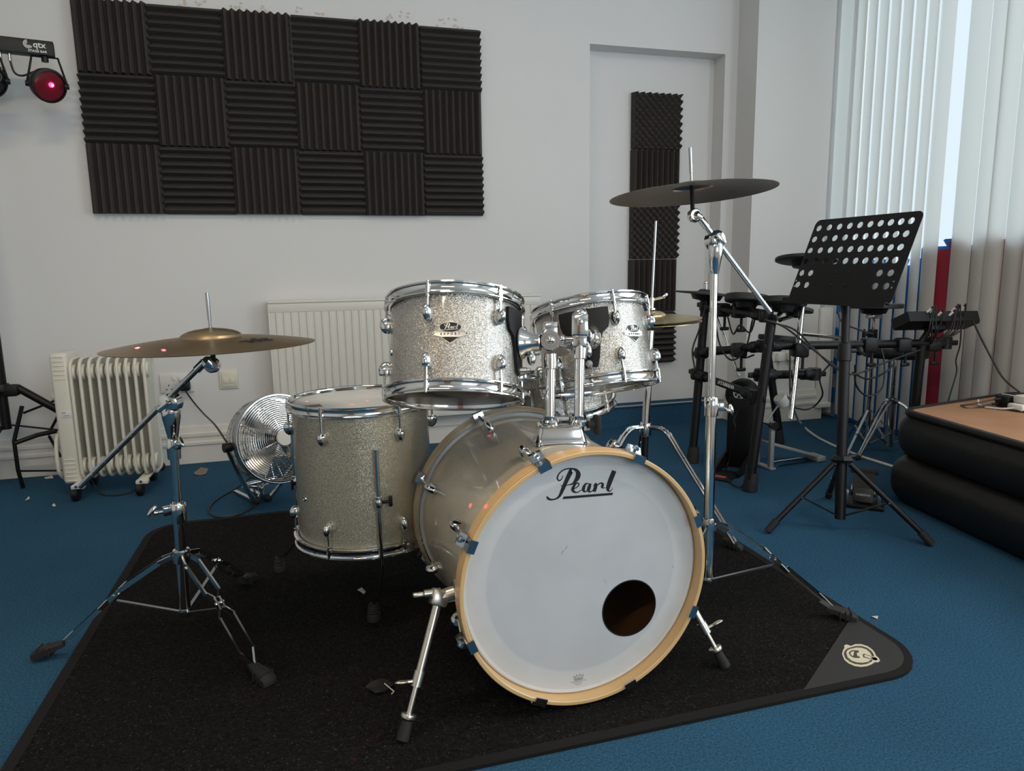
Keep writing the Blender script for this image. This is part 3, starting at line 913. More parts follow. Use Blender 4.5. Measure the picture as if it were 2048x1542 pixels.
# ------------------------------------------------------------------ floor tom
ftc = V((1.020, -1.765, 0))
ztop, zbot = .585, .205
Rf = .1775
MF = basis((ftc.x, ftc.y, zbot + .012), (0.0, .012, 1), CAM - ftc)
hf = ztop - zbot - .030
t = thing('floor_tom', 'deep sparkle floor tom standing on three chrome legs at the left', 'drum', (ftc.x, ftc.y, HR))
tuned_drum(t, MF, Rf, hf, 6, 29, M['sparkle2'], M['clearhead'], .062)
def ft_leg(ang, foot, brkz=.128):
    F = on_shell(MF, Rf, ang, brkz)
    bm = NB(); ell(bm, F @ T(0, 0, .010) @ Matrix.Diagonal((.011, .022, .018, 1))); cyl(bm, F @ V((0, -.016, .017)), F @ V((0, .016, .017)), .0085)
    br = obj('leg_bracket', bm, M['chrome'], t)
    bm = NB(); cyl(bm, F @ V((.010, 0, .014)), F @ V((.026, 0, .014)), .004); box(bm, (.009, .028, .007), F @ T(.030, 0, .014), .003); obj('wing_screw', bm, M['black'], br)
    p1 = F @ V((0, .135, .017)); p2 = F @ V((0, -brkz - .032, .017))
    foot = V(foot)
    k = V((F @ V((0, -brkz - .045, .030)).to_tuple())) if False else p2 + (foot - p2) * .10
    path = [p1, p2, p2 + (foot - p2) * .5 + (F.to_3x3() @ V((0, 0, .012))), foot + V((0, 0, .045)), foot + V((0, 0, .012))]
    bm = NB(); tube(bm, [path[0], path[1], path[2], path[3], path[4]], .0052, 12); lg = obj('leg', bm, M['chrome'], t)
    bm = NB(); lathe(bm, [(.006, .046), (.012, .044), (.015, .030), (.013, .027), (.016, .024), (.014, .020), (.017, .016), (.0175, 0), (0, 0)], T(foot - V((0, 0, 0))), 16); obj('rubber_foot', bm, M['rubber'], lg)
ft_leg(9, (*(1.0172, -1.8856), HR))
ft_leg(-108, (*(0.7689, -1.4853), HR))
ft_leg(120, (*(1.2082, -1.5135), HR))
bm = NB(); F = on_shell(MF, Rf, -58, .125); lathe(bm, [(.0, .0015), (.003, .0015), (.004, .003), (.0065, .0025), (.0075, 0)], F, 16); obj('vent_grommet', bm, M['chrome'], t)
bm = NB(); q = MF @ V((.02, -.150, hf + .0075)); box(bm, (.060, .030, .0015), T(MF @ V((.07, -.128, hf + .007))) @ RZ(12)); obj('tape_patch', bm, M['card'], t, label='brown tape patch on the head')

# ------------------------------------------------------------------ bass drum
BC, BN = V((1.414, -2.395, .284)), V((.0349, -.99939, 0))
MB_ = basis(BC, BN, (.99939, .0349, 0))          # z towards the room, x right, y up
t = thing('bass_drum', 'large champagne bass drum with maple front hoop and white script-logo head', 'drum', (1.40, -2.15, HR))
RB, RO, DB = .252, .270, .50
bm = NB(); lathe(bm, [(RB, -.045), (RB, -DB + .045), (RB - .008, -DB + .040), (RB - .008, -.040)], MB_, 96, closed=True)
sh = obj('shell', bm, M['bassshell'], t)
bm = NB(); lathe(bm, [(RB - .009, -.042), (RB - .009, -DB + .042)], MB_, 64); obj('inner_ply', bm, M['inner'], sh)
bm = NB(); lathe(bm, [(RO, -.0015), (RO, -.037), (RO - .0015, -.0385), (RO - .0075, -.0385), (RO - .009, -.037), (RO - .009, -.0015), (RO - .0075, 0), (RO - .0015, 0)], MB_, 120, closed=True)
fh = obj('front_hoop', bm, M['hoopwood'], t)
bm = NB()
for z in (-.010, -.0185, -.027): lathe(bm, [(RO - .0002, z - .0012), (RO + .0004, z), (RO - .0002, z + .0012)], MB_, 120)
obj('ply_line', bm, M['hoopply'], fh)
bm = NB(); lathe(bm, [(RO, -DB + .0015), (RO, -DB + .037), (RO - .0015, -DB + .0385), (RO - .009, -DB + .0385), (RO - .009, -DB)], MB_, 96, closed=True)
rh = obj('rear_hoop', bm, M['basshoop'], t)
bm = NB()
for z in (.011, .026): lathe(bm, [(RO - .0002, -DB + z - .002), (RO + .0006, -DB + z), (RO - .0002, -DB + z + .002)], MB_, 96)
obj('inlay_line', bm, M['hoopply'], rh)
# heads
bm = NB()
hc = (.105, -.090)
plate(bm, [circle((0, 0), .2505, 96), circle(hc, .0625, 48)], MB_ @ T(0, 0, -.0285), .0008)
lathe(bm, [(.2500, -.0280), (.2560, -.0265), (.2600, -.0290), (.2600, -.0385), (.2550, -.0385), (.2550, -.0300)], MB_, 96)
hd = obj('front_head', bm, M['fronthead'], t, origin=MB_ @ V((0, 0, -.0285)))
bm = NB(); lathe(bm, [(.0612, -.0275), (.0635, -.0275), (.0635, -.0295), (.0612, -.0295)], MB_ @ T(hc[0], hc[1], 0), 48, closed=True); obj('port_ring', bm, M['print'], hd)
bm = NB(); lathe(bm, [(0, -DB + .030), (.258, -DB + .030), (.258, -DB + .0285), (0, -DB + .0285)], MB_, 64); obj('rear_head', bm, M['head'], t)
# script logo, drawn in head coordinates
LM = MB_ @ T(0, 0, -.0281)
PS = (((-0.0797, 0.1793, 0.0017), (-0.0779, 0.175, 0.0046), (-0.0718, 0.1715, 0.0037), (-0.0629, 0.1714, 0.0029), (-0.0535, 0.1762, 0.0051), (-0.0464, 0.1894, 0.0078), (-0.0392, 0.2045, 0.0087), (-0.0297, 0.2228, 0.0101), (-0.0278, 0.2251, 0.0101)), ((-0.0499, 0.1985, 0.0013), (-0.0473, 0.1968, 0.0017), (-0.0416, 0.1975, 0.0013), (-0.0333, 0.1975, 0.0019), (-0.0238, 0.1994, 0.0041), (-0.015, 0.2087, 0.0096), (-0.0126, 0.2175, 0.0101), (-0.0169, 0.226, 0.006), (-0.0273, 0.2305, 0.0029), (-0.0391, 0.2308, 0.0025), (-0.0486, 0.2273, 0.0025), (-0.0556, 0.2204, 0.0029), (-0.0575, 0.2134, 0.0031), (-0.0538, 0.2084, 0.0025), (-0.0491, 0.2106, 0.0021), (-0.0467, 0.2156, 0.0015), (-0.0458, 0.2184, 0.0008)), ((-0.0262, 0.1876, 0.0025), (-0.0179, 0.1894, 0.0019), (-0.0126, 0.1929, 0.0023), (-0.0112, 0.1968, 0.0025), (-0.0141, 0.1992, 0.0025), (-0.0188, 0.1977, 0.0041), (-0.0231, 0.1918, 0.006), (-0.0246, 0.1865, 0.0064), (-0.0213, 0.1815, 0.0041), (-0.0146, 0.1798, 0.0021), (-0.0083, 0.1823, 0.0017), (-0.003, 0.1849, 0.001)), ((0.0114, 0.1934, 0.0017), (0.0066, 0.1962, 0.0025), (0.0018, 0.1931, 0.0051), (-0.0011, 0.1865, 0.0069), (-0.0002, 0.1809, 0.0046), (0.0047, 0.1794, 0.0021), (0.01, 0.1852, 0.0017)), ((0.0143, 0.1949, 0.0046), (0.0114, 0.1874, 0.0073), (0.01, 0.1811, 0.0064), (0.0139, 0.1774, 0.0025), (0.0207, 0.1812, 0.001)), ((0.0206, 0.1891, 0.0013), (0.026, 0.1931, 0.0041), (0.0255, 0.1869, 0.0073), (0.0221, 0.1769, 0.0073)), ((0.0245, 0.1836, 0.0013), (0.0304, 0.1903, 0.0021), (0.0364, 0.1933, 0.0029), (0.0416, 0.1909, 0.0046), (0.0402, 0.1855, 0.006), (0.0421, 0.1825, 0.0025), (0.048, 0.1827, 0.0008)), ((0.067, 0.2159, 0.0101), (0.0597, 0.1993, 0.0106), (0.0537, 0.1837, 0.0092), (0.0535, 0.1765, 0.0055), (0.0575, 0.1737, 0.0021), (0.0619, 0.177, 0.0013), (0.0628, 0.181, 0.0008)))
bm = NB()
for st in PS: stroke(bm, st, LM, .0005)
prism(bm, ((-0.0441, 0.1744), (0.0649, 0.1698), (0.063, 0.1651), (-0.0465, 0.1694)), LM, .0005)
obj('script_logo', bm, M['print'], hd)
# small crown mark at the bottom of the head
bm = NB()
cr = V((*(-0.0122, -0.2281), 0))
for st in ([(-.011, .008), (-.009, -.003), (.009, -.003), (.011, .008)], [(-.011, .008), (-.006, .003), (-.004, .010), (0, .004), (.004, .010), (.006, .003), (.011, .008)], [(-.017, -.006), (.017, -.006)]):
    for a, b in zip(st[:-1], st[1:]): stroke(bm, [(a[0], a[1], .0009), ((a[0] + b[0]) / 2, (a[1] + b[1]) / 2, .0009), (b[0], b[1], .0009)], LM @ T(cr), .0004)
text(bm, 'REMO', .0062, LM @ T(cr + V((0, -.0005, .0002))), .0004, bold=.0001)
for y, w in ((-.0105, .010), (-.0145, .006)):
    for k in range(4): prism(bm, [(-w + k * w / 2, y), (-w + k * w / 2 + w * .35, y), (-w + k * w / 2 + w * .35, y + .0012), (-w + k * w / 2, y + .0012)], LM @ T(cr), .0004)
obj('crown_mark', bm, M['greyprint'], hd)
bm = NB()
for st in (((-0.0505, 0.0521, 0.0006), (-0.0472, 0.058, 0.0016), (-0.044, 0.0607, 0.0008)), ((-0.0418, 0.0625, 0.0008), (-0.0385, 0.0663, 0.0014), (-0.0363, 0.0692, 0.0005)), ((0.206, -0.013, 0.001), (0.2085, -0.0122, 0.001), (0.2098, -0.0147, 0.001)), ((0.0432, -0.0144, 0.0004), (0.0478, -0.0207, 0.0007), (0.0512, -0.0246, 0.0004))): stroke(bm, st, LM, .0003)
obj('scuff_mark', bm, M['greyprint'], hd)
# lugs, claws and rods
for k in range(8):
    a = math.radians(21.0 + 45 * k)
    o = V((math.cos(a), math.sin(a), 0))
    for front in (1, 0):
        zl = -.120 if front else -DB + .120
        F = on_shell(MB_, RB, math.degrees(a), zl)
        bm = NB(); egg_lug(bm, F, .036, .025, .022, up=1 if front else -1)
        lg = obj('lug', bm, M['chrome'], t)
        q = lambda r, z: MB_ @ (o * r + V((0, 0, z)))
        zi = (lambda z: z) if front else (lambda z: -DB - z)
        bm = NB(); cyl(bm, q(RB + .012, zl), q(RO + .006, zi(-.040)), .0036, seg=8); obj('tension_rod', bm, M['chrome'], lg)
        # claw: wraps the hoop edge
        FO = on_shell(MB_, RO, math.degrees(a), 0)        # x tangent, y axis, z outward
        bm = NB()
        s = 1 if front else -1
        y0 = 0 if front else -DB
        w = .026
        cp = [(.0015, -.046), (.016, -.042), (.0165, -.032), (.004, -.020), (.0035, .004), (-.0125, .004), (-.0125, .0008), (.0005, .0008), (.0005, -.046)]
        prism(bm, [(y0 + s * b, a_) for a_, b in cp], FO @ Matrix(((0, 0, 1, -w / 2), (1, 0, 0, 0), (0, 1, 0, 0), (0, 0, 0, 1))), w)
        c = obj('claw', bm, M['bluesteel'], t)
        if front:
            bm = NB(); cyl(bm, FO @ V((0, -.040, .011)), FO @ V((0, -.026, .013)), .0068, seg=14); cyl(bm, FO @ V((0, -.028, .0125)), FO @ V((0, -.019, .0125)), .0042, seg=4); obj('claw_bolt', bm, M['chrome'], c)
# tom holder plate
bm = NB()
hb = V((1.414, -2.222, .532))
HB = basis(hb, (0, 0, 1), (math.cos(math.radians(-14)), math.sin(math.radians(-14)), 0))
lo = [(-.052, -.034), (.052, -.034), (.052, .040), (-.052, .040)]
base = rrect(.112, .078, .012); top = rrect(.096, .062, .010)
a = [bm.verts.new(HB @ V((x, y, .000))) for x, y in base]; a2 = [bm.verts.new(HB @ V((x, y, .008))) for x, y in base]
b_ = [bm.verts.new(HB @ V((x * .97, y * .97, .010))) for x, y in base]; c_ = [bm.verts.new(HB @ V((x, y, .040))) for x, y in top]
d_ = [bm.verts.new(HB @ V((x * .90, y * .88, .0425))) for x, y in top]
e_ = [bm.verts.new(HB @ V((x * 1.0, y * 1.0, .034))) for x, y in top]
c0_ = c_
for A, B in ((a, a2), (a2, b_), (b_, e_), (e_, c_), (c_, d_)):
    for k in range(len(A)): bm.faces.new((A[k], A[(k + 1) % len(A)], B[(k + 1) % len(A)], B[k]))
bm.faces.new(d_)
hp = obj('tom_holder', bm, M['chrome'], t)
for P in (P1b, P2b):
    bm = NB()
    lathe(bm, [(.0115, .0), (.019, .0), (.019, .010), (.0155, .014), (.0155, .022), (.0115, .022)], T(P.x, P.y, .570), 20, closed=True)
    obj('holder_collar', bm, M['chrome'], hp)
bm = NB(); box(bm, (.012, .030, .044), T(P2b + V((.040, -.006, .012))), .005); cyl(bm, P2b + V((.018, -.004, .014)), P2b + V((.036, -.006, .012)), .008); obj('holder_knob', bm, M['rubber'], hp)
bm = NB()
for s in (-1, 1): cyl(bm, HB @ V((-.004 * s, .020, .040)), HB @ V((.014 * s, .014, .062)), .0042, seg=8)
cyl(bm, HB @ V((-.022, .012, .050)), HB @ V((.022, .012, .050)), .006, seg=10)
obj('holder_gear', bm, M['steel'], hp)
# spurs
def spur(p0, foot, side, wing):
    p0, foot = V(p0), V(foot)
    d = (foot - p0).normalized()
    out = V((side, 0, 0))
    F = on_shell(MB_, RB, math.degrees(math.atan2((p0.z - BC.z), side * abs(p0.x - BC.x))), (MB_.inverted() @ p0).z)
    bm = NB(); box(bm, (.030, .036, .034), basis(p0, d, V((0, 1, 0))), .006)
    sf = BC + BN * (MB_.inverted() @ p0).z; rd = (p0 - sf).normalized()
    cyl(bm, sf + rd * (RB - .004), p0, .0165, .014, seg=20); lathe(bm, [(0, 0), (.028, 0), (.028, .004), (.021, .009), (0, .009)], basis(sf + rd * (RB - .003), rd), 24)
    br = obj('spur_bracket', bm, M['warmchrome'], t)
    bm = NB(); a = p0 - d * .012; e = a + out * .034; cyl(bm, a, e, .008, seg=12); box(bm, (.010, .022, .024), basis(e + out * .012, out, d), .004); obj('wing_screw', bm, M['warmchrome'], br)
    L = (foot - p0).length
    bm = NB(); cyl(bm, p0, p0 + d * L * .60, .0088, seg=16); cyl(bm, p0 + d * L * .55, p0 + d * (L - .03), .0058, seg=12)
    lg = obj('spur_leg', bm, M['warmchrome'], t)
    bm = NB(); cyl(bm, p0 + d * L * .53, p0 + d * L * .64, .0112, seg=16); w = V(wing).normalized(); a = p0 + d * L * .60; cyl(bm, a, a + w * .030, .0035, seg=8); ell(bm, basis(a + w * .032, w, d) @ Matrix.Diagonal((.004, .008, .014, 1))); obj('adjuster', bm, M['warmchrome'], lg)
    bm = NB(); M2 = basis(foot, -d); lathe(bm, [(0, -.002), (.0125, -.002), (.0125, .010), (.0105, .034), (.006, .036)], M2, 20); obj('rubber_tip', bm, M['rubber'], lg)
    bm = NB(); M2 = basis(foot, -d); lathe(bm, [(.005, .038), (.015, .038), (.016, .042), (.015, .046), (.005, .047)], M2, 24, closed=True); obj('tip_nut', bm, M['warmchrome'], lg)
spur((1.1231, -2.2958, 0.2465), (*(1.0268, -2.3893), HR + .004), -1, (-1, -.1, .12))
spur((1.678, -2.27, .205), (*(1.7608, -2.3566), HR + .004), 1, (1, -.2, .5))
# ------------------------------------------------------------------ snare drum
sc = V((1.5978, -1.6759, 0.5636))
MS = basis(sc + V((0, 0, -.062)), (-.14, .02, 1), CAM - sc)
t = thing('snare_drum', 'silver sparkle snare drum tucked behind the two mounted toms', 'drum', sc)
tuned_drum(t, MS, .170, .128, 8, 10, M['sparkle'], M['clearhead'], .064)
F = on_shell(MS, .170, -24, .064)
bm = NB(); box(bm, (.034, .060, .020), F @ T(0, 0, .012), .004); cyl(bm, F @ V((0, -.035, .016)), F @ V((0, .03, .016)), .005); obj('strainer', bm, M['chrome'], t)
t = thing('snare_stand', 'chrome tripod snare stand under the snare behind the bass drum', 'drum stand', (sc.x, sc.y, HR))
bm = NB(); cyl(bm, (sc.x, sc.y, .06), (sc.x, sc.y, .45), .011); obj('pole', bm, M['chrome'], t)
for k in range(3):
    a = math.radians(90 + 120 * k)
    o = V((math.cos(a), math.sin(a), 0))
    bm = NB(); bar(bm, V((sc.x, sc.y, .24)) + o * .012, V((sc.x, sc.y, HR + .012)) + o * .20, .014, .004); cyl(bm, V((sc.x, sc.y, .07)), V((sc.x, sc.y, .125)) + o * .10, .003, seg=8); sph(bm, V((sc.x, sc.y, HR + .012)) + o * .20, .012); obj('leg', bm, M['chrome'], t)
    bm = NB()
    ax = (MS.to_3x3() @ V((0, 0, 1)))
    o2 = MS.to_3x3() @ V((math.cos(a + .5), math.sin(a + .5), 0))
    b0 = sc - ax * .085
    tube(bm, [V((sc.x, sc.y, .44)), b0 + o2 * .06, b0 + o2 * .185, b0 + o2 * .197 + ax * .016], .005, 8); cyl(bm, b0 + o2 * .19, b0 + o2 * .197 + ax * .018, .009); obj('basket_arm', bm, M['chrome'], t)

# ================================================================== CYMBALS AND STANDS
def cymbal(name, label, c, n, r, bellr, bellh, bow, mat, group=None, cat='cymbal'):
    Mx = basis(c, n)
    prof = [(.006, bellh + bow)]
    for k in range(1, 7):
        a = k / 6 * PI / 2
        prof.append((bellr * math.sin(a), bow * .96 + bellh * math.cos(a)))
    for k in range(1, 9):
        u = k / 8
        prof.append((bellr + (r - bellr) * u, bow * .96 * (1 - u ** 1.5)))
    low = [(q[0], q[1] - .0016) for q in reversed(prof)]
    low[0] = (r - .0005, -.0012)
    bm = NB(); lathe(bm, prof + low, Mx, 96, closed=True)
    o = obj(name, bm, mat, None, 30, origin=V(c))
    tag(o, label, cat, group)
    return o, Mx, bow + bellh

def leg_double(bm, p0, p1, prof=None, wmax=.017, thick=.0045, h=.011):
    """two flat strips that part and meet along the leg"""
    p0, p1 = V(p0), V(p1)
    d = p1 - p0
    lat = d.cross(V((0, 0, 1))).normalized()
    prof = prof or [(0, .55), (.10, 1), (.42, 1), (.47, .35), (.56, .35), (.62, 1), (.90, 1), (1.0, .12)]
    pts = []
    for s in (-1, 1):
        for (t0, w0), (t1, w1) in zip(prof[:-1], prof[1:]):
            arch = lambda t: .035 * math.sin(min(1, t / .45) * PI / 2) * (1 - t) if True else 0
            a = p0 + d * t0 + lat * s * w0 * wmax + V((0, 0, arch(t0)))
            b = p0 + d * t1 + lat * s * w1 * wmax + V((0, 0, arch(t1)))
            bar(bm, a, b + (b - a).normalized() * .002, thick, h)
    m = p0 + d * .515 + V((0, 0, .018)); cyl(bm, m - lat * .012, m + lat * .012, .004, seg=8)

def rubber_foot(p, dirv, parent, sc=1.0):
    d = V(dirv); d.z = 0; d.normalize()
    p = V(p)
    bm = NB()
    sec = [(-.050, .010, .012, .030), (-.030, .013, .018, .026), (-.012, .016, .022, .020), (.010, .019, .024, .014), (.026, .018, .018, .009), (.032, .010, .010, .006)]
    lat = V((-d.y, d.x, 0))
    rings = []
    for (s, w, h, zc) in sec:
        ring = []
        for (a, b) in ((-1, 0), (-1, .7), (-.6, 1), (.6, 1), (1, .7), (1, 0)):
            z = max(p.z, p.z + zc - h / 2 + 0) if b == 0 else p.z + zc + h * (b - .5)
            ring.append(bm.verts.new(V((p.x, p.y, 0)) + d * s * sc + lat * a * w * sc + V((0, 0, p.z + (z - p.z) * sc))))
        rings.append(ring)
    for A, B in zip(rings[:-1], rings[1:]):
        for k in range(6): bm.faces.new((A[k], A[(k + 1) % 6], B[(k + 1) % 6], B[k]))
    bm.faces.new(list(reversed(rings[0]))); bm.faces.new(rings[-1])
    for s in (-.016, -.002, .012): box(bm, (.003, .040 * sc, .027 * sc), basis(p + d * s * sc + V((0, 0, .0145 * sc)), (0, 0, 1), d), .001)
    return obj('rubber_foot', bm, M['rubber'], parent)

def boom_stand(label, base, crown_z, joints, top, feet, arm0, arm1, cym_c, cym_n, rods, floor_z):
    """base: bottom collar, top: arm clamp, joints: [(z, r_below)]"""
    base, top = V(base), V(top)
    at = lambda z: base + (top - base) * ((z - base.z) / (top.z - base.z))
    ctr = V((base.x, base.y, 0))
    t = thing('cymbal_stand', label, 'cymbal stand', (base.x, base.y, floor_z), 'boom cymbal stands')
    z0 = base.z - .012
    for (za, zb, r) in rods:
        bm = NB(); cyl(bm, at(za), at(zb), r, seg=20); obj('tube', bm, M['chrome'], t)
    for (z, r, wing) in joints:
        bm = NB(); d = (top - base).normalized()
        lathe(bm, [(r, -.026), (r + .005, -.024), (r + .006, .0), (r + .006, .022), (r + .003, .026), (r, .026)], basis(at(z), d), 24, closed=True)
        bm2 = NB(); w = V(wing).normalized()
        a = at(z + .010); box(bm, (.020, .016, .022), basis(a + w * (r + .012), d, w), .003)
        j = obj('height_clamp', bm, M['chrome'], t)
        cyl(bm2, a + w * (r + .018), a + w * (r + .034), .004, seg=8)
        e = a + w * (r + .036)
        ell(bm2, basis(e, w, d) @ T(.0, 0, 0) @ Matrix.Diagonal((.006, .006, .008, 1))); ell(bm2, basis(e + w * .008 + d * .006, w, d) @ RY(40) @ Matrix.Diagonal((.016, .006, .006, 1)))
        obj('wing_nut', bm2, M['chrome'], j)
    d = (top - base).normalized()
    cz = at(crown_z)
    bm = NB(); lathe(bm, [(.012, -.018), (.019, -.016), (.021, 0), (.019, .014), (.012, .016)], basis(cz, d), 24, closed=True); obj('crown', bm, M['chrome'], t)
    bm = NB(); lathe(bm, [(.0, -.012), (.014, -.010), (.016, .0), (.013, .010), (0, .012)], basis(base, d), 20); obj('base_collar', bm, M['chrome'], t)
    for f in feet:
        f = V(f)
        dv = (f - ctr); dv.z = 0; dv.normalize()
        p0 = cz + dv * .020
        p1 = f - dv * .035 + V((0, 0, .030))
        bm = NB(); leg_double(bm, p0, p1)
        bm2 = NB(); bar(bm2, base + dv * .012, p0 + (p1 - p0) * .50, .009, .0035); 
        lg = obj('leg', bm, M['chrome'], t)
        obj('brace', bm2, M['steel'], lg)
        rubber_foot((f.x, f.y, floor_z), dv, lg, .92)
    # boom arm with its ratchet clamp and tilter
    arm0, arm1 = V(arm0), V(arm1)
    ad = (arm1 - arm0).normalized()
    view = (CAM - top).normalized()
    bm = NB(); lathe(bm, [(.008, -.078), (.0115, -.072), (.0205, -.022), (.0225, -.004), (.017, .008), (0, .012)], basis(top - d * .012, d), 24)
    fr = ad.cross(d).normalized()
    if fr.dot(view) < 0: fr = -fr
    lathe(bm, [(0, .020), (.016, .019), (.0235, .014), (.0245, -.012), (.020, -.018), (0, -.021)], basis(top, fr), 28)
    cl = obj('boom_clamp', bm, M['chrome'], t)
    bm = NB(); cyl(bm, top + fr * .016, top + fr * .030, .006, seg=10); box(bm, (.034, .012, .007), basis(top + fr * .034, fr, ad), .003); obj('wing_nut', bm, M['chrome'], cl)
    bm = NB(); cyl(bm, arm0, arm1, .0068, seg=16)
    n = 9
    for k in range(1, n):
        p = arm0 + (arm1 - arm0) * (k / n)
        if (p - top).length > .03: cyl(bm, p - ad * .0015, p + ad * .0015, .0072, seg=16)
    ar = obj('boom_arm', bm, M['steel'], t)
    c, nn = V(cym_c), V(cym_n).normalized()
    bot = c - nn * .052
    bm = NB(); cyl(bm, arm1 - ad * .004, arm1 + ad * .022, .0095, seg=16)
    mid = arm1 + ad * .028
    tube(bm, [mid, mid + (bot - mid) * .45 + view * .008, bot], [.010, .014, .013], 16); sph(bm, bot, .0135); 
    ax_ = (bot - mid).normalized(); Lt = (bot - mid).length
    ell(bm, basis(mid + (bot - mid) * .45, ax_, view) @ Matrix.Diagonal((.013, .017, Lt * .62, 1)), 20, 14)
    lathe(bm, [(0, .012), (.0135, .012), (.0165, .008), (.0165, -.008), (.0135, -.012), (0, -.012)], basis(mid + (bot - mid) * .78 + view * .002, fr), 24)
    tl = obj('tilter', bm, M['chrome'], ar)
    bm = NB(); cyl(bm, bot, c + nn * .112, .0032, seg=10); cyl(bm, c + nn * .052, c + nn * .114, .0042, seg=10); obj('cymbal_rod', bm, M['steel'], ar)
    bm = NB(); cyl(bm, bot + nn * .010, c + nn * .020, .0055, .005, seg=12); obj('sleeve', bm, M['rubber'], ar)
    return t

# ---- left: large ride on its boom stand
LC = V((0.6883, -1.937, 0.7495)); LN = V((-.012, .012, 1)).normalized()
LB = V((0.5634, -1.8462, 0.085))
LT = V((0.5818, -1.8822, 0.6153))
boom_stand('chrome double-braced boom stand carrying the large cymbal, front left on the rug', LB, .235,
           [(.345, .0120, (-1, -.35, 0)), (.505, .0095, (.5, -.9, .2))], LT,
           [(*(0.2435, -1.8219), .0), (*(0.7558, -2.0933), HR), (*(0.6836, -1.5443), HR)],
           (0.3558, -1.8096, 0.4161), (0.6525, -1.92, 0.697), LC + LN * .004, LN,
           [(.08, .365, .0128), (.34, .525, .0100), (.50, .575, .0062)], HR)
RIDE_R = .224
o, Mx, hh = cymbal('ride_cymbal', 'large bronze cymbal with dark lettering on the left boom stand', LC, LN, RIDE_R, .066, .020, .020, M['bronze'], 'boom-mounted cymbals')
# the printed letters follow the bow, reading towards the drummer
bm = NB()
aR = math.radians(-62)
view2 = CAM - LC; va = math.atan2(view2.y, view2.x)
text(bm, 'sbr', .062, Matrix.Identity(4), .0005, bold=.0012)
bmesh.ops.subdivide_edges(bm, edges=[e for e in bm.edges if e.calc_length() > .006], cuts=2)
bmesh.ops.triangulate(bm, faces=bm.faces[:])
ux = V((1, 0, 0)); 
ce = LC + V((math.cos(va + math.radians(40)), math.sin(va + math.radians(40)), 0)) * .135
er = V((ce.x - LC.x, ce.y - LC.y, 0)).normalized(); et = V((0, 0, 1)).cross(er)
for v in bm.verts:
    p = ce + er * v.co.y + (-et) * v.co.x if False else ce + (-er) * v.co.y * .8 + (-et) * v.co.x
    rel = p - LC; rr = math.hypot(rel.x, rel.y)
    u = max(0, min(1, (rr - .066) / (RIDE_R - .066)))
    zl = .020 * .96 * (1 - u ** 1.5)
    tilt = -(LN.x * rel.x + LN.y * rel.y) / LN.z
    v.co = V((p.x, p.y, LC.z + tilt + zl + .0007 + (.0004 if v.co.z > 0 else 0)))
lt = obj('lettering', bm, M['print'], o)

# ---- right: crash seen from below
RC = V((1.8533, -2.0012, 1.089)); RNn = V((-.038, .063, 1)).normalized()
RBs = V((1.8799, -2.0852, 0.085)); RT = V((1.9163, -2.0127, 0.9739))
boom_stand('chrome double-braced boom stand holding a raised cymbal, right rear of the rug', RBs, .235,
           [(.545, .0125, (1, -.4, -.5))], RT,
           [(*(2.1774, -2.2554), HR), (RBs.x + .03, RBs.y + .34, HR), (RBs.x - .29, RBs.y - .15, HR)],
           (2.0599, -2.0544, 0.7871), (1.888, -2.0144, 1.009), RC, RNn,
           [(.08, .555, .0138), (.53, .975, .0094)], HR)
cymbal('crash_cymbal', 'bronze cymbal raised on the right boom stand, its underside showing', RC, RNn, .208, .052, .016, .016, M['bronzeshade'], 'boom-mounted cymbals')

# ---- hi-hat
HP = V((1.9989, -1.4634, 0.628))
hb0 = V((1.9732, -1.5099, 0.3153))
t = thing('hi_hat_stand', 'chrome hi-hat stand behind the bass drum, rod rising past the small tom', 'cymbal stand', (hb0.x, hb0.y, HR))
hx, hy = hb0.x, hb0.y
hat_c = V((2.0266, -1.4539, 0.7291))
lean = lambda z: V((hx + (hat_c.x - hx) * (z - .05) / (hat_c.z - .05), hy + (hat_c.y - hy) * (z - .05) / (hat_c.z - .05), z))
bm = NB(); cyl(bm, lean(.05), lean(.36), .012); obj('lower_tube', bm, M['satin'], t)
bm = NB(); cyl(bm, lean(.33), lean(hat_c.z - .02), .0135, seg=20); obj('upper_tube', bm, M['chrome'], t)
bm = NB(); cyl(bm, lean(hat_c.z - .03), lean(1.062), .0045, seg=10); obj('pull_rod', bm, M['steel'], t)
bm = NB(); lathe(bm, [(.013, -.03), (.020, -.026), (.022, 0), (.018, .016), (.013, .018)], T(lean(.36)), 20, closed=True); obj('crown', bm, M['chrome'], t)
for a in (-52, 68, 188):
    o_ = V((math.cos(math.radians(a)), math.sin(math.radians(a)), 0))
    p0 = lean(.365) + o_ * .02; p1 = V((hx, hy, HR + .02)) + o_ * .33
    bm = NB(); pth = spline([p0, p0 + o_ * .055 + V((0, 0, -.010)), p0 + o_ * .12 + V((0, 0, -.095)), p1], 6)
    lat = o_.cross(V((0, 0, 1)))
    for s in (-1, 1): tube(bm, [q + lat * s * .010 for q in pth], .0052, 6)
    for q in pth[::6]: cyl(bm, q - lat * .012, q + lat * .012, .004, seg=6)
    lg = obj('leg', bm, M['chrome'], t); rubber_foot((p1.x, p1.y, HR), o_, lg, .8)
bm = NB(); box(bm, (.09, .26, .012), T(hx - .02, hy + .17, .045) @ RX(8), .004); box(bm, (.09, .05, .03), T(hx - .02, hy + .30, HR + .016), .004); obj('footboard', bm, M['chrome'], t)
hn = V((-.04, -.01, 1))
cymbal('hi_hat_cymbal', 'upper brass hi-hat cymbal beside the small tom', hat_c + V((0, 0, .003)), hn, .170, .05, .018, .012, M['brass'], 'hi-hat cymbals')
cymbal('hi_hat_cymbal', 'lower hi-hat cymbal, upturned beneath the other beside the small tom', hat_c - V((0, 0, .007)), V((.03, .01, -1)), .170, .05, .018, .012, M['brass'], 'hi-hat cymbals')
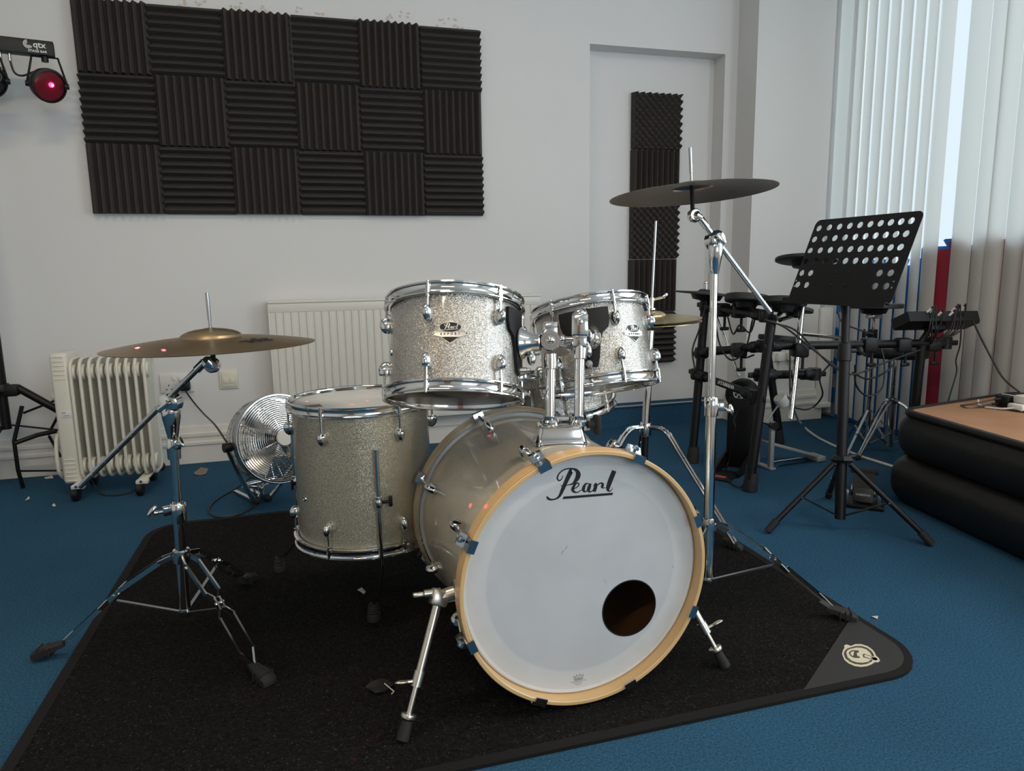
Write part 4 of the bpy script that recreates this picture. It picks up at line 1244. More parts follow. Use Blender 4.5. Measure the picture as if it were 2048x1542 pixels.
t = thing('hi_hat_clutch', 'chrome hi-hat clutch with wing nut on the rod above the brass cymbals', 'clutch', lean(hat_c.z + .02))
bm = NB(); q = lean(hat_c.z + .075); cyl(bm, lean(hat_c.z + .034), q, .008, seg=12); cyl(bm, lean(hat_c.z + .034), lean(hat_c.z + .040), .016, seg=16); obj('clutch_body', bm, M['chrome'], t)
bm = NB(); a = lean(hat_c.z + .068); cyl(bm, a, a + V((.034, -.012, .008)), .0045, seg=8); box(bm, (.020, .006, .010), T(a + V((.042, -.014, .014))) @ RY(-35), .002); obj('wing_nut', bm, M['chrome'], t)

# ================================================================== OIL-FILLED HEATER
HX = T(.060, -.375, 0) @ RZ(-2) @ Matrix.Diagonal((.80, 1, 1, 1))
hw = lambda x, y, z: HX @ V((x, y, z))
t = thing('oil_heater', 'cream oil-filled heater on castors against the back wall at left', 'heater', hw(0, 0, 0))
bm = NB(); box(bm, (.082, .150, .545), HX @ T(-.172, 0, .333), .016, 3); obj('control_box', bm, M['heater'], t); cb = COL.objects[-1] if False else bpy.data.objects['control_box']
for z0 in (.500, .075):
    for k in range(6):
        bm = NB(); box(bm, (.050, .004, .005), HX @ T(-.172, -.0755, z0 + .018 * k), .0015)
        obj('vent_slot', bm, M['cream'], cb)
bm = NB(); box(bm, (.045, .002, .026), HX @ T(-.160, -.0758, .355), .0005); obj('rating_label', bm, M['whiteprint'], cb)
bm = NB(); box(bm, (.018, .0006, .004), HX @ T(-.172, -.0770, .362)); box(bm, (.026, .0006, .0025), HX @ T(-.160, -.0770, .350)); obj('label_print', bm, M['greyprint'], cb)
bm = NB(); box(bm, (.018, .09, .50), HX @ T(-.220, .015, .33), .008); box(bm, (.014, .07, .12), HX @ T(-.2, .05, .45), .006); sph(bm, hw(-.226, -.01, .42), .018); obj('end_cover', bm, M['heater'], t)
bm = NB(); tube(bm, spline([hw(-.226, .05, .25), hw(-.238, -.03, .25), hw(-.238, -.05, .12), hw(-.230, .0, .06)], 6), .008, 8); obj('cable_tidy', bm, M['heater'], t)
for k in range(9):
    x = -.118 + .0425 * k
    bm = NB()
    Mk = HX @ Matrix(((0, 0, 1, x - .007), (1, 0, 0, 0), (0, 1, 0, .325), (0, 0, 0, 1)))
    prism(bm, rrect(.148, .500, .045, 6), Mk, .004)
    # rolled front/back edges
    loop = rrect(.148, .500, .045, 6)
    tube(bm, [HX @ V((x - .005, p[0] * .985, .325 + p[1] * .995)) for p in loop], .0065, 8, closed=True)
    for z in (.520, .128):
        lathe(bm, [(0, -.019), (.030, -.016), (.034, -.006), (.034, .006), (.030, .016), (0, .019)], HX @ T(x - .005, -.035, z) @ RY(90), 20)
    obj('fin', bm, M['heater'], t)
for x in (-.130, .170):
    bm = NB(); box(bm, (.050, .24, .006), HX @ T(x, 0, .066), .002); box(bm, (.06, .03, .016), HX @ T(x, -.115, .06), .004)
    fr = obj('foot_bracket', bm, M['heater'], t)
    for y in (-.112, .112):
        bm = NB(); lathe(bm, [(0, -.016), (.024, -.016), (.029, -.011), (.029, .011), (.024, .016), (0, .016)], HX @ T(x - .016, y, .0295) @ RY(90), 20); obj('castor', bm, M['black'], fr)
        bm = NB(); cyl(bm, hw(x, y - .028 if y < 0 else y + .028, .066), hw(x, y - .031 if y < 0 else y + .031, .066), .006, seg=8); obj('bolt', bm, M['chrome'], fr)
bm = NB(); tube(bm, spline([hw(-.15, .05, .10), hw(-.05, -.07, .012), hw(.08, -.085, .007), hw(.15, -.02, .03), hw(.17, .03, .05)], 8), .0035, 8); obj('mains_flex', bm, M['cable'], t)

# ================================================================== CHROME FLOOR FAN
FC = V((0.7808, -0.9596, 0.3037))
FNv = V((.46, -.86, .20)).normalized()
FM = basis(FC, FNv, V((0, 0, 1)).cross(FNv))
t = thing('floor_fan', 'round chrome floor fan behind the floor tom, plugged into the wall', 'fan', (FC.x, FC.y, 0))
rf = .158
bm = NB()
lathe(bm, [(rf + .008, -.018), (rf + .012, -.030), (rf + .010, -.052), (rf + .004, -.060), (rf - .001, -.060), (rf + .002, -.052), (rf + .002, -.018)], FM, 64, closed=True)
obj('drum_housing', bm, M['steel'], t)
bm = NB()
for k in range(19):
    r = .032 + (rf + .004 - .032) * k / 18
    z = .012 - .030 * (r / rf) ** 3
    tube(bm, [FM @ V((r * math.cos(a), r * math.sin(a), z)) for a in [2 * PI * i / 48 for i in range(48)]], .0016 if k < 18 else .0035, 6, closed=True)
for k in range(8):
    a = 2 * PI * k / 8 + .3
    tube(bm, [FM @ V((r * math.cos(a), r * math.sin(a), .009 - .030 * (r / rf) ** 3)) for r in (.03, .06, .09, .12, .15, .16)], .0014, 6)
gr = obj('front_grille', bm, M['chrome'], t)
bm = NB(); lathe(bm, [(0, .019), (.028, .018), (.031, .013), (.031, .008), (0, .008)], FM, 32); obj('hub_cap', bm, M['white'], gr)
bm = NB()
for k in range(17):
    r = .03 + (rf - .03) * min(1, k / 10)
    zz = (-.150 + .018 * (r / rf) ** 3) if k <= 10 else -.132 + .072 * (k - 10) / 6
    tube(bm, [FM @ V((r * math.cos(a), r * math.sin(a), zz)) for a in [2 * PI * i / 40 for i in range(40)]], .0016, 6, closed=True)
for k in range(28):
    a = 2 * PI * k / 28
    tube(bm, [FM @ V((.03 * math.cos(a), .03 * math.sin(a), -.150)), FM @ V((rf * math.cos(a), rf * math.sin(a), -.132)), FM @ V((rf * math.cos(a), rf * math.sin(a), -.058))], .0014, 6)
obj('rear_grille', bm, M['chrome'], t)
bm = NB(); cyl(bm, FM @ V((0, 0, -.148)), FM @ V((0, 0, -.075)), .045, .040, seg=24); cyl(bm, FM @ V((0, 0, -.075)), FM @ V((0, 0, -.03)), .022, seg=16); mo = obj('motor', bm, M['steel'], t)
for k in range(4):
    bm = NB(); a = 2 * PI * k / 4 + .5
    g = [[bm.verts.new(FM @ (Matrix.Rotation(a + v * .55, 4, 'Z') @ V((.022 + (rf - .034) * u, 0, -.050 + (v - .5) * .05)))) for v in (0, .33, .66, 1)] for u in (0, .25, .5, .75, 1)]
    for i in range(4):
        for j in range(3): bm.faces.new((g[i][j], g[i + 1][j], g[i + 1][j + 1], g[i][j + 1]))
    bmesh.ops.solidify(bm, geom=bm.faces[:], thickness=.002)
    obj('blade', bm, M['steel'], t)
bx = FM.to_3x3() @ V((1, 0, 0)); bx.z = 0; bx.normalize()
fw = V((FNv.x, FNv.y, 0)).normalized()
side = rf + .022
hz = FC - FNv * .075
bm = NB()
L0, R0 = hz - bx * side, hz + bx * side
fl = V((FC.x, FC.y, .012))
f1 = V((0.6532, -0.7741, 0.012))
off = f1 - fl
xo = abs((off).dot(bx)); yo = (off).dot(fw)
Lf, Rf_ = fl - bx * xo + fw * yo, fl + bx * xo + fw * yo
Lb, Rb = fl - bx * (xo - .0) - fw * .16, fl + bx * xo - fw * .16
path = [L0, L0 + (Lf - L0) * .5 - bx * .012, Lf + V((0, 0, .03)) - (Lf - L0).normalized() * .02, Lf + bx * .02, Lf + bx * .05 + V((0, 0, .018)) - fw * .02]
tube(bm, spline([L0, L0 + (Lf - L0) * .5 - bx * .008, Lf, Lf + bx * .035 + V((0, 0, .055)), Lf + bx * .09 + V((0, 0, .075)), Rf_ - bx * .09 + V((0, 0, .075)), Rf_ - bx * .035 + V((0, 0, .055)), Rf_, R0 + (Rf_ - R0) * .5 + bx * .008, R0], 8), .0095, 12)
fr_ = obj('stand', bm, M['chrome'], t)
for P in (Lf, Rf_):
    bm = NB(); ell(bm, T(P + V((0, 0, .004))) @ Matrix.Diagonal((.018, .022, .016, 1))); obj('rubber_foot', bm, M['rubber'], fr_)
for P, s in ((L0, 1), (R0, -1)):
    bm = NB(); cyl(bm, P - bx * s * .012, P + bx * s * .016, .017, seg=16); obj('pivot_knob', bm, M['black'], t)
bm = NB(); bar(bm, Lf - fw * .02 + V((0, 0, .0)), Lf - fw * .20 + V((0, 0, -.002)), .016, .010); bar(bm, Rf_ - fw * .02, Rf_ - fw * .20 + V((0, 0, -.002)), .016, .010); obj('rear_foot', bm, M['chrome'], fr_)
# flex: from the plug to the fan, then a loose loop on the carpet
pl = FS @ V((.036, -.016, .012))
bm = NB(); box(bm, (.046, .050, .036), FS @ T(.038, -.010, .032), .010); obj('mains_plug', bm, M['black'], t)
ct = FC - FNv * .10 - bx * (rf + .012) + V((0, 0, .02))
bm = NB(); tube(bm, spline([FS @ V((.038, -.034, .034)), V((0.3396, -0.05, 0.3176)), V((0.4027, -0.2, 0.2811)), V((0.5132, -0.6705, 0.3129)), ct], 8), .0038, 8)
obj('mains_flex', bm, M['cable'], t)
bm = NB(); tube(bm, spline([ct + V((.10, .0, -.19)), V((0.6242, -0.5166, 0.04)), *[V(q) for q in ((0.554, -0.5502, 0.006), (0.4939, -0.6817, 0.006), (0.4811, -0.7912, 0.006), (0.5101, -0.8838, 0.006), (0.5728, -0.9107, 0.006), (0.6306, -0.854, 0.006), (0.6573, -0.7569, 0.006))]], 8), .0036, 8); obj('loose_flex', bm, M['cable'], t)

# ================================================================== ELECTRONIC KIT
def clampb(bm, p, d, r=.027, L=.05):
    d = V(d).normalized(); p = V(p)
    cyl(bm, p - d * L / 2, p + d * L / 2, r, seg=16)
    box(bm, (r * 2.2, r * .9, L * .8), basis(p, d), .004)
Af, At = V((2.5885, -0.8049, 0.0)), V((2.6687, -0.7483, 0.7816))
Bf, Bt = V((2.5868, -1.2572, 0.0)), V((2.6894, -1.2075, 0.6902))
Cf, Ct = V((3.1895, -0.6347, 0.0)), V((3.0849, -0.6306, 0.5347))
Et = V((3.4311, -1.2318, 0.5581)); Ef = V((Et.x - .005, Et.y + .01, 0))
t = thing('drum_rack', 'black tubular rack of the electronic drum kit in the corner', 'drum rack', (2.9, -1.0, 0))
for a, b in ((Af, At), (Bf, Bt), (Cf, Ct), (Ef, Et)):
    bm = NB(); cyl(bm, a + V((0, 0, .05)), b, .0195, seg=20); lg = obj('post', bm, M['satin'], t)
    bm = NB(); lathe(bm, [(.0, 0), (.028, 0), (.028, .012), (.0265, .070), (.0245, .076), (.0197, .076)], basis(a, b - a), 20); obj('rubber_foot', bm, M['rubber'], lg)
bars = [((2.6572, -0.7701, 0.7277), (2.6879, -1.173, 0.7043)), ((2.638, -0.7703, 0.5111), (2.6831, -1.1717, 0.5817)), ((2.6196, -0.7712, 0.4138), (2.6372, -1.1933, 0.38)),
        ((2.689, -1.1734, 0.5816), (3.5638, -1.2272, 0.5604)), ((2.6661, -1.187, 0.4646), (2.9506, -1.1553, 0.4482)), ((2.689, -1.1734, 0.5816), tuple(Ct))]
for i, (a, b) in enumerate(bars):
    a, b = V(a), V(b)
    bm = NB(); cyl(bm, a, b, .0180 if i != 2 else .0165, seg=20); bo = obj('cross_bar', bm, M['satin'], t)
    for p, q in ((a, b), (b, a)):
        d = (q - p).normalized()
        bm = NB(); clampb(bm, p, V((0, 0, 1))); clampb(bm, p + d * .04, d, .0245, .055); cyl(bm, p - d * .026, p - d * .045, .010); box(bm, (.012, .022, .030), basis(p - d * .050, d), .004)
        obj('joint_clamp', bm, M['black'], bo)
    if i == 2:
        d = (b - a).normalized(); view = (CAM - a).normalized()
        n = (view - d * view.dot(d)).normalized()
        c = a + (b - a) * .60 + n * .0168
        bm = NB(); text(bm, 'YAMAHA', .024, basis(c, n, d), .0006, bold=.0004)
        k = basis(c - d * .058, n, d)
        lathe(bm, [(.0075, 0), (.0085, 0), (.0085, .0006), (.0075, .0006)], k, 20, closed=True)
        for q in range(3): box(bm, (.0014, .013, .0006), k @ RZ(60 * q))
        obj('maker_name', bm, M['whiteprint'], bo)
bm = NB(); cyl(bm, (2.6861, -0.8048, 0.6966), (2.7251, -0.9475, 0.4232), .0065, seg=10); obj('chrome_rod', bm, M['chrome'], t)
bm = NB(); cyl(bm, (2.8876, -1.1393, 0.62), (3.2197, -1.0309, 0.5772), .0075, seg=12); obj('chrome_rod', bm, M['chrome'], t)
for p in ((2.6618, -1.0337, 0.5517), (2.6896, -0.982, 0.7147), (2.678, -0.8733, 0.7139), (2.8326, -1.2073, 0.5619), (3.1753, -1.2097, 0.5674), (3.3362, -1.2251, 0.5617), (3.5025, -1.2206, 0.5581)):
    p = V(p); bm = NB(); box(bm, (.060, .055, .060), T(p) @ RZ(-15), .010); cyl(bm, p + V((0, -.02, -.03)), p + V((0, -.02, -.075)), .006); box(bm, (.045, .014, .016), T(p + V((0, -.02, -.082))), .006); obj('pad_clamp', bm, M['black'], t)
# looms of cable strapped to the rack
looms = [[(1430,640,3.12),(1440,690,3.05),(1462,720,3.0),(1490,700,2.96),(1505,640,2.9)], [(1455,632,3.05),(1466,668,3.0),(1480,650,2.97),(1500,665,2.95),(1512,630,2.92)],
         [(1530,640,2.78),(1570,655,2.78),(1615,690,2.76),(1660,725,2.7),(1686,745,2.62),(1720,742,2.7),(1770,725,2.85),(1840,700,2.98)],
         [(1545,645,2.79),(1590,660,2.80),(1630,700,2.78),(1665,732,2.7),(1690,748,2.62)],
         [(1665,722,2.75),(1640,755,2.85),(1645,790,2.9),(1625,815,2.95),(1600,818,2.9),(1582,800,2.86),(1580,700,2.84)],
         [(1705,745,2.7),(1735,758,2.9),(1770,745,3.05),(1790,725,3.1)], [(1710,730,2.9),(1712,770,3.0),(1735,792,3.05),(1765,775,3.1),(1768,720,3.1),(1755,680,3.05)],
         [(1415,600,3.18),(1398,660,3.2),(1385,700,3.22),(1390,740,3.22)], [(1420,695,3.2),(1450,695,3.15),(1485,715,3.0),(1508,710,2.9)], [(1675,620,2.6),(1685,645,2.7),(1720,660,2.9),(1745,668,3.0)]]
for pts in (((2.6375, -0.8797, 0.6711), (2.6129, -0.9641, 0.5686), (2.6263, -1.0307, 0.51), (2.6627, -1.0754, 0.556), (2.6645, -1.1169, 0.6853)), ((2.652, -0.9539, 0.6927), (2.6413, -1.0161, 0.6198), (2.6547, -1.0447, 0.6598), (2.6815, -1.0786, 0.6296), (2.6919, -1.1004, 0.7041)), ((2.6393, -1.2348, 0.6937), (2.7268, -1.2443, 0.6613), (2.8226, -1.2632, 0.5885), (2.9196, -1.2826, 0.5148), (3.0094, -1.2959, 0.4643), (3.0842, -1.2948, 0.4724), (3.1968, -1.2801, 0.5), (3.3902, -1.2651, 0.5418)), ((2.6736, -1.236, 0.6826), (2.7779, -1.24, 0.6489), (2.8573, -1.2663, 0.567), (2.9285, -1.2876, 0.5006), (3.0092, -1.2965, 0.4603)), ((2.9368, -1.2762, 0.5192), (2.8978, -1.2558, 0.4506), (2.9242, -1.2449, 0.3741), (2.9154, -1.2, 0.3137), (2.8312, -1.2278, 0.3184), (2.7715, -1.2451, 0.3634), (2.7668, -1.2298, 0.5674)), ((3.0344, -1.2815, 0.4672), (3.1225, -1.2703, 0.4333), (3.257, -1.2222, 0.4466), (3.3008, -1.2276, 0.4882)), ((3.061, -1.2633, 0.4946), (3.0972, -1.2365, 0.4043), (3.1789, -1.2168, 0.3484), (3.2428, -1.2291, 0.3834), (3.2561, -1.2129, 0.4995), (3.2346, -1.192, 0.5845)), ((2.6436, -0.8034, 0.7567), (2.6089, -0.7957, 0.6211), (2.5853, -0.7837, 0.529), (2.5908, -0.801, 0.4381)), ((2.6524, -0.8219, 0.5414), (2.6899, -0.8846, 0.546), (2.6743, -1.0428, 0.5198), (2.6616, -1.1407, 0.5421)), ((3.0052, -1.2084, 0.7205), (3.022, -1.222, 0.6691), (3.1048, -1.2305, 0.6354), (3.177, -1.223, 0.6152))):
    bm = NB(); tube(bm, spline(pts, 6), .0038, 6); obj('cable_loom', bm, M['cable'], t)

def pad(label, c, n, r, th, dome=.0, clampdir=None, name='drum_pad', cat='drum pad', mat='padrub'):
    c = V(c); n = V(n).normalized()
    Mx = basis(c, n)
    t = thing(name, label, cat, c, 'pads of the electronic kit')
    bm = NB(); lathe(bm, [(0, th * .5 + dome), (r * .22, th * .5 + dome), (r * .30, th * .5 + dome * .35), (r * .97, th * .5), (r, th * .3), (r, -th * .35), (r * .96, -th * .5), (r * .3, -th * .6), (0, -th * .6)], Mx, 48); obj('playing_surface', bm, M[mat], t)
    bm = NB(); lathe(bm, [(0, -th * .6), (r * .5, -th * .6), (r * .42, -th * .6 - .022), (r * .15, -th * .6 - .028), (0, -th * .6 - .028)], Mx, 32); obj('housing', bm, M['black'], t)
    if clampdir is not None:
        e = V(clampdir); bm = NB(); cyl(bm, c - n * (th * .6 + .02), e, .009, seg=12); obj('mount_rod', bm, M['chrome'], t)
    return t
pad('black wedge-edged cymbal pad on the far left post of the electronic kit', (2.654, -0.7808, 0.7829), (.10, -.02, 1), .145, .008, .016, None, 'cymbal_pad')
bm = NB(); p = V((2.6494, -0.774, 0.8145)); cyl(bm, p - V((0, 0, .012)), p + V((0, 0, .014)), .012, seg=12); sph(bm, p + V((0, 0, .018)), .010); tag(obj('cymbal_nut', bm, M['chrome']), 'chrome nut on top of the far left cymbal pad', 'nut')
pad('round black tom pad on the upper rack bar, left of the slanting boom arm', (2.696, -1.0274, 0.7677), (.16, .12, 1), .092, .030, 0, (2.6934, -0.9842, 0.7082))
pad('round black tom pad behind the low end of the slanting boom arm', (2.7903, -1.1406, 0.7568), (.14, .14, 1), .094, .028, 0, (2.7221, -1.1857, 0.6876))
pad('flat black cymbal pad just below the left edge of the music desk', (2.8896, -1.0906, 0.7224), (.22, .05, 1), .075, .016, 0, (2.7481, -1.1828, 0.6865), 'cymbal_pad')
pad('black cymbal pad raised behind the left edge of the music desk', (2.961, -1.0546, 0.9276), (.12, .12, 1), .125, .016, .014, None, 'cymbal_pad')
pad('dark round pad sitting low behind the right-hand rack post', (2.9216, -0.9443, 0.5844), (.12, .05, 1), .085, .022, 0, (2.7998, -1.1218, 0.5757))
bm = NB(); a, b = V((2.7518, -1.273, 0.2912)), V((2.8704, -1.1624, 0.7637)); cyl(bm, a, b, .0115, seg=16); cyl(bm, b, V((2.9528, -1.0665, 0.9065)), .006, seg=10)
tag(obj('boom_tube', bm, M['chrome']), 'upright chrome tube clamped to the rack bar, carrying the raised cymbal pad', 'tube')
# snare pad on its own stand
sp = V((3.4615, -0.919, 0.7106))
pad('thin black snare pad on a chrome pole behind the right edge of the music desk', sp, (.02, .03, 1), .125, .022, 0, None)
t = thing('snare_pad_stand', 'slim chrome stand with black wing screw behind the music stand', 'drum stand', (sp.x, sp.y, 0))
pb = V((3.471, -0.9252, 0.03))
pt = V((sp.x, sp.y, sp.z - .045))
bm = NB(); cyl(bm, pb, pb + (pt - pb) * .72, .0115, seg=16); cyl(bm, pb + (pt - pb) * .68, pt, .0085, seg=14); obj('pole', bm, M['chrome'], t)
bm = NB(); c = pb + (pt - pb) * .86; box(bm, (.034, .034, .05), T(c), .005); cyl(bm, c, c + V((-.05, -.01, 0)), .005); wg = V((-.06, -.012, 0)); ell(bm, T(c + wg) @ Matrix.Diagonal((.008, .010, .030, 1))); obj('wing_screw', bm, M['black'], t)
bm = NB(); box(bm, (.05, .05, .02), T(pt + V((0, 0, -.004))), .004); obj('basket_hub', bm, M['steel'], t)
for ang in (200, 320, 80):
    o_ = V((math.cos(math.radians(ang)), math.sin(math.radians(ang)), 0)); q = V((pb.x, pb.y, .012)) + o_ * .19
    bm = NB(); bar(bm, pb + (pt - pb) * .30, q, .012, .004); bar(bm, pb + V((0, 0, .01)), V((pb.x, pb.y, .11)) + o_ * .11, .010, .004); sph(bm, q, .011); obj('leg', bm, M['steel'], t)
# throne
th = V((3.5661, -0.9594, 0.0))
t = thing('drum_throne', 'round black-topped drum throne on a chrome tripod beside the blind', 'stool', th)
zs = 0.4929
bm = NB(); lathe(bm, [(0, .028), (.13, .028), (.146, .020), (.150, .004), (.146, -.016), (.14, -.022), (0, -.022)], T(th.x, th.y, zs), 48); obj('seat', bm, M['vinyl'], t)
bm = NB(); cyl(bm, (th.x, th.y, .21), (th.x, th.y, zs - .02), .0125, seg=16); box(bm, (.10, .10, .006), T(th.x, th.y, zs - .026)); tb_ = obj('height_tube', bm, M['chrome'], t)
bm = NB()
for k in range(6):
    z = .28 + .045 * k
    f_ = (CAM - V((th.x, th.y, z))); f_.z = 0; f_.normalize(); l_ = V((-f_.y, f_.x, 0))
    cyl(bm, V((th.x, th.y, z)) + (f_ * .9 + l_ * .4).normalized() * .010, V((th.x, th.y, z)) + (f_ * .9 + l_ * .4).normalized() * .0132, .0045, seg=10)
obj('adjust_holes', bm, M['print'], tb_)
bm = NB(); cyl(bm, (th.x, th.y, .03), (th.x, th.y, .26), .020, seg=18); lathe(bm, [(.020, -.012), (.030, -.010), (.032, .004), (.024, .012), (.02, .012)], T(th.x, th.y, .255), 18); obj('sleeve', bm, M['steel'], t)
for ang in (195, 315, 75):
    o_ = V((math.cos(math.radians(ang)), math.sin(math.radians(ang)), 0)); c = V((th.x, th.y, 0))
    bm = NB(); lt_ = o_.cross(V((0, 0, 1)))
    for s in (-1, 1): tube(bm, [c + V((0, 0, .255)) + o_ * .022 + lt_ * s * .010, c + V((0, 0, .235)) + o_ * .055 + lt_ * s * .010, c + V((0, 0, .014)) + o_ * .24 + lt_ * s * .006], .005, 6)
    bar(bm, c + V((0, 0, .05)) + o_ * .018, c + V((0, 0, .12)) + o_ * .14, .012, .004)
    lg = obj('leg', bm, M['steel'], t)
    bm = NB(); sph(bm, c + V((0, 0, .013)) + o_ * .245, .0135); obj('rubber_foot', bm, M['rubber'], lg)
# sound module
m0, m1 = V((3.3224, -1.25, 0.639)), V((3.7035, -1.2609, 0.658))
mx = (m1 - m0).normalized(); mx.z = .06; mx.normalize()
mc = (m0 + m1) / 2 + V((.0, .03, .012))
MM = basis(mc, V((0.05, .45, 1)), mx)
t = thing('sound_module', 'black sound module with white jack plugs on the right end of the rack', 'drum module', mc)
L_ = (m1 - m0).length
bm = NB()
prism(bm, [(-L_ / 2, -.055), (L_ / 2 - .03, -.055), (L_ / 2, -.02), (L_ / 2, .06), (-L_ / 2 + .02, .06), (-L_ / 2, .045)], MM @ T(0, 0, -.022), .044)
obj('case', bm, M['black'], t)
bm = NB(); box(bm, (.08, .05, .03), MM @ T(-.02, .0, -.036), .006); cyl(bm, MM @ V((-.05, 0, -.04)), V((3.4294, -1.2202, 0.5613)), .012); obj('bracket', bm, M['black'], t)
for i, (px, dz) in enumerate(((-.095, .012), (-.080, .010), (-.058, .012), (-.045, -.004), (.012, -.004), (.028, .014), (.048, .014), (.062, .016), (.080, .018))):
    p = MM @ V((px, -.050, dz + .006)); d = (MM.to_3x3() @ V((random.uniform(-.5, .5), -1, random.uniform(.4, .9)))).normalized()
    bm = NB(); cyl(bm, p, p + d * .024, .0050, seg=10); j = obj('jack_plug', bm, M['white'], t)
    bm = NB(); e = p + d * .024; tube(bm, spline([e, e + d * .012, e + V((.002, -.004, -.03)), MM @ V((px * .9, -.030, -.060)), V((3.479, -1.2353, 0.5562))], 5), .003, 6); obj('lead', bm, M['cable'], j)
bm = NB(); tube(bm, spline(((3.6126, -1.3076, 0.6642), (3.5933, -1.3656, 0.6017), (3.5908, -1.4336, 0.5087), (3.6068, -1.4831, 0.4317), (3.6505, -1.5608, 0.3596)), 8), .0038, 8); obj('power_lead', bm, M['cable'], t)
bm = NB(); tube(bm, spline(((3.5842, -1.2822, 0.6422), (3.5907, -1.2779, 0.5554), (3.5878, -1.2674, 0.4891), (3.5955, -1.2686, 0.434), (3.571, -1.268, 0.3358), (3.5448, -1.2752, 0.2499)), 8), .003, 8); obj('signal_lead', bm, M['cable'], t)
# kick tower
kf = V((2.757, -0.9268, 0.0))
kd = V((-.80, -.60, 0)).normalized(); kl = V((-kd.y, kd.x, 0))
KM = basis(kf, (0, 0, 1), kl)     # x lateral, y = back
t = thing('kick_tower', 'black kick pad tower with round emblem under the electronic kit', 'kick pad', kf)
yb = KM.to_3x3() @ V((0, 1, 0))
sgn = 1 if yb.dot(kd) < 0 else -1
bm = NB(); box(bm, (.105, .075, .33), KM @ T(0, sgn * .0, .165), .010); obj('tower', bm, M['satin'], t)
bm = NB(); lathe(bm, [(0, .0), (.062, 0), (.070, .008), (.070, .060), (.060, .075), (0, .075)], basis(kf + V((0, 0, .335)) + kd * -.040, kd), 32); pd = obj('pad_housing', bm, M['black'], t)
bm = NB(); EM = basis(kf + V((0, 0, .345)) + kd * .0355, kd, kl); lathe(bm, [(.022, 0), (.027, 0), (.027, .001), (.022, .001)], EM, 28, closed=True)
for q in range(3): box(bm, (.005, .042, .001), EM @ RZ(60 * q + 30))
obj('round_emblem', bm, M['whiteprint'], pd)
for s in (-1, 1):
    bm = NB(); prism(bm, [(0, 0), (.19, 0), (.19, .016), (.02, .085), (0, .085)], Matrix(((kd.x, 0, kl.x, kf.x + kl.x * s * .055), (kd.y, 0, kl.y, kf.y + kl.y * s * .055), (0, 1, 0, .002), (0, 0, 0, 1))), .012); obj('base_wing', bm, M['satin'], t)
bm = NB(); box(bm, (.11, .15, .006), basis(kf + kd * .20 + V((0, 0, .005)), (0, 0, 1), kl)); bp_ = obj('pedal_plate', bm, M['black'], t)
bm = NB(); box(bm, (.05, .022, .001), basis(kf + kd * .235 + V((0, 0, .0088)), (0, 0, 1), kl)); obj('red_label', bm, M['redlabel'], bp_)
bm = NB(); tube(bm, spline([kf + V((0, 0, .27)) + kd * .04, *[V(q) for q in ((2.6689, -1.0053, 0.2388), (2.659, -1.0302, 0.1999), (2.7026, -0.9204, 0.02), (2.6316, -1.015, 0.006), (2.5629, -1.1692, 0.006), (2.5859, -1.2062, 0.006), (2.6238, -1.1771, 0.0846))]], 6), .0035, 6); obj('lead', bm, M['cable'], t)
# kick pedal lying behind
pf = V((2.8513, -0.9773, 0.0)); pe = V((3.1477, -0.9558, 0.0))
pdv = (pe - pf).normalized(); plt = V((-pdv.y, pdv.x, 0))
t = thing('kick_pedal', 'silver kick pedal with round felt beater on the carpet behind the rack', 'pedal', pf)
bm = NB(); 
for s in (-1, 1): box(bm, (.020, .020, .20), T(pf + plt * s * .045 + V((0, 0, .105))), .003)
box(bm, (.13, .03, .010), basis(pf + V((0, 0, .007)), (0, 0, 1), plt), .002)
fr2 = obj('frame', bm, M['grey'], t)
bm = NB(); cyl(bm, pf + plt * .062 + V((0, 0, .205)), pf - plt * .062 + V((0, 0, .205)), .009); 
for s in (-1, 1): cyl(bm, pf + plt * s * .042 + V((0, 0, .205)), pf + plt * s * .066 + V((0, 0, .205)), .019, seg=18)
obj('axle', bm, M['steel'], t)
bm = NB(); L2 = (pe - pf).length
bar(bm, pf + pdv * .01 + V((0, 0, .115)), pe + V((0, 0, .022)), .075, .012, bevel=.003); box(bm, (.085, .05, .024), basis(pe + V((0, 0, .014)), (0, 0, 1), plt), .004); obj('footboard', bm, M['grey'], t)
bm = NB()
for s in (-1, 1): cyl(bm, pf + plt * s * .03 + pdv * .06 + V((0, 0, .006)), pe + plt * s * .03 - pdv * .03 + V((0, 0, .008)), .0035, seg=8)
obj('linkage_rods', bm, M['chrome'], t)
bq = V((2.9644, -0.9333, 0.2911)); a_ = pf + V((0, 0, .205))
bm = NB(); cyl(bm, a_, bq, .0042, seg=10); bs = obj('beater_shaft', bm, M['chrome'], t)
bd_ = (bq - a_).normalized(); bv = bd_.cross(plt).normalized()
bm = NB(); lathe(bm, [(0, -.026), (.024, -.026), (.029, -.020), (.030, .018), (.026, .024), (0, .024)], basis(bq, bv), 24); obj('beater', bm, M['felt'], bs)
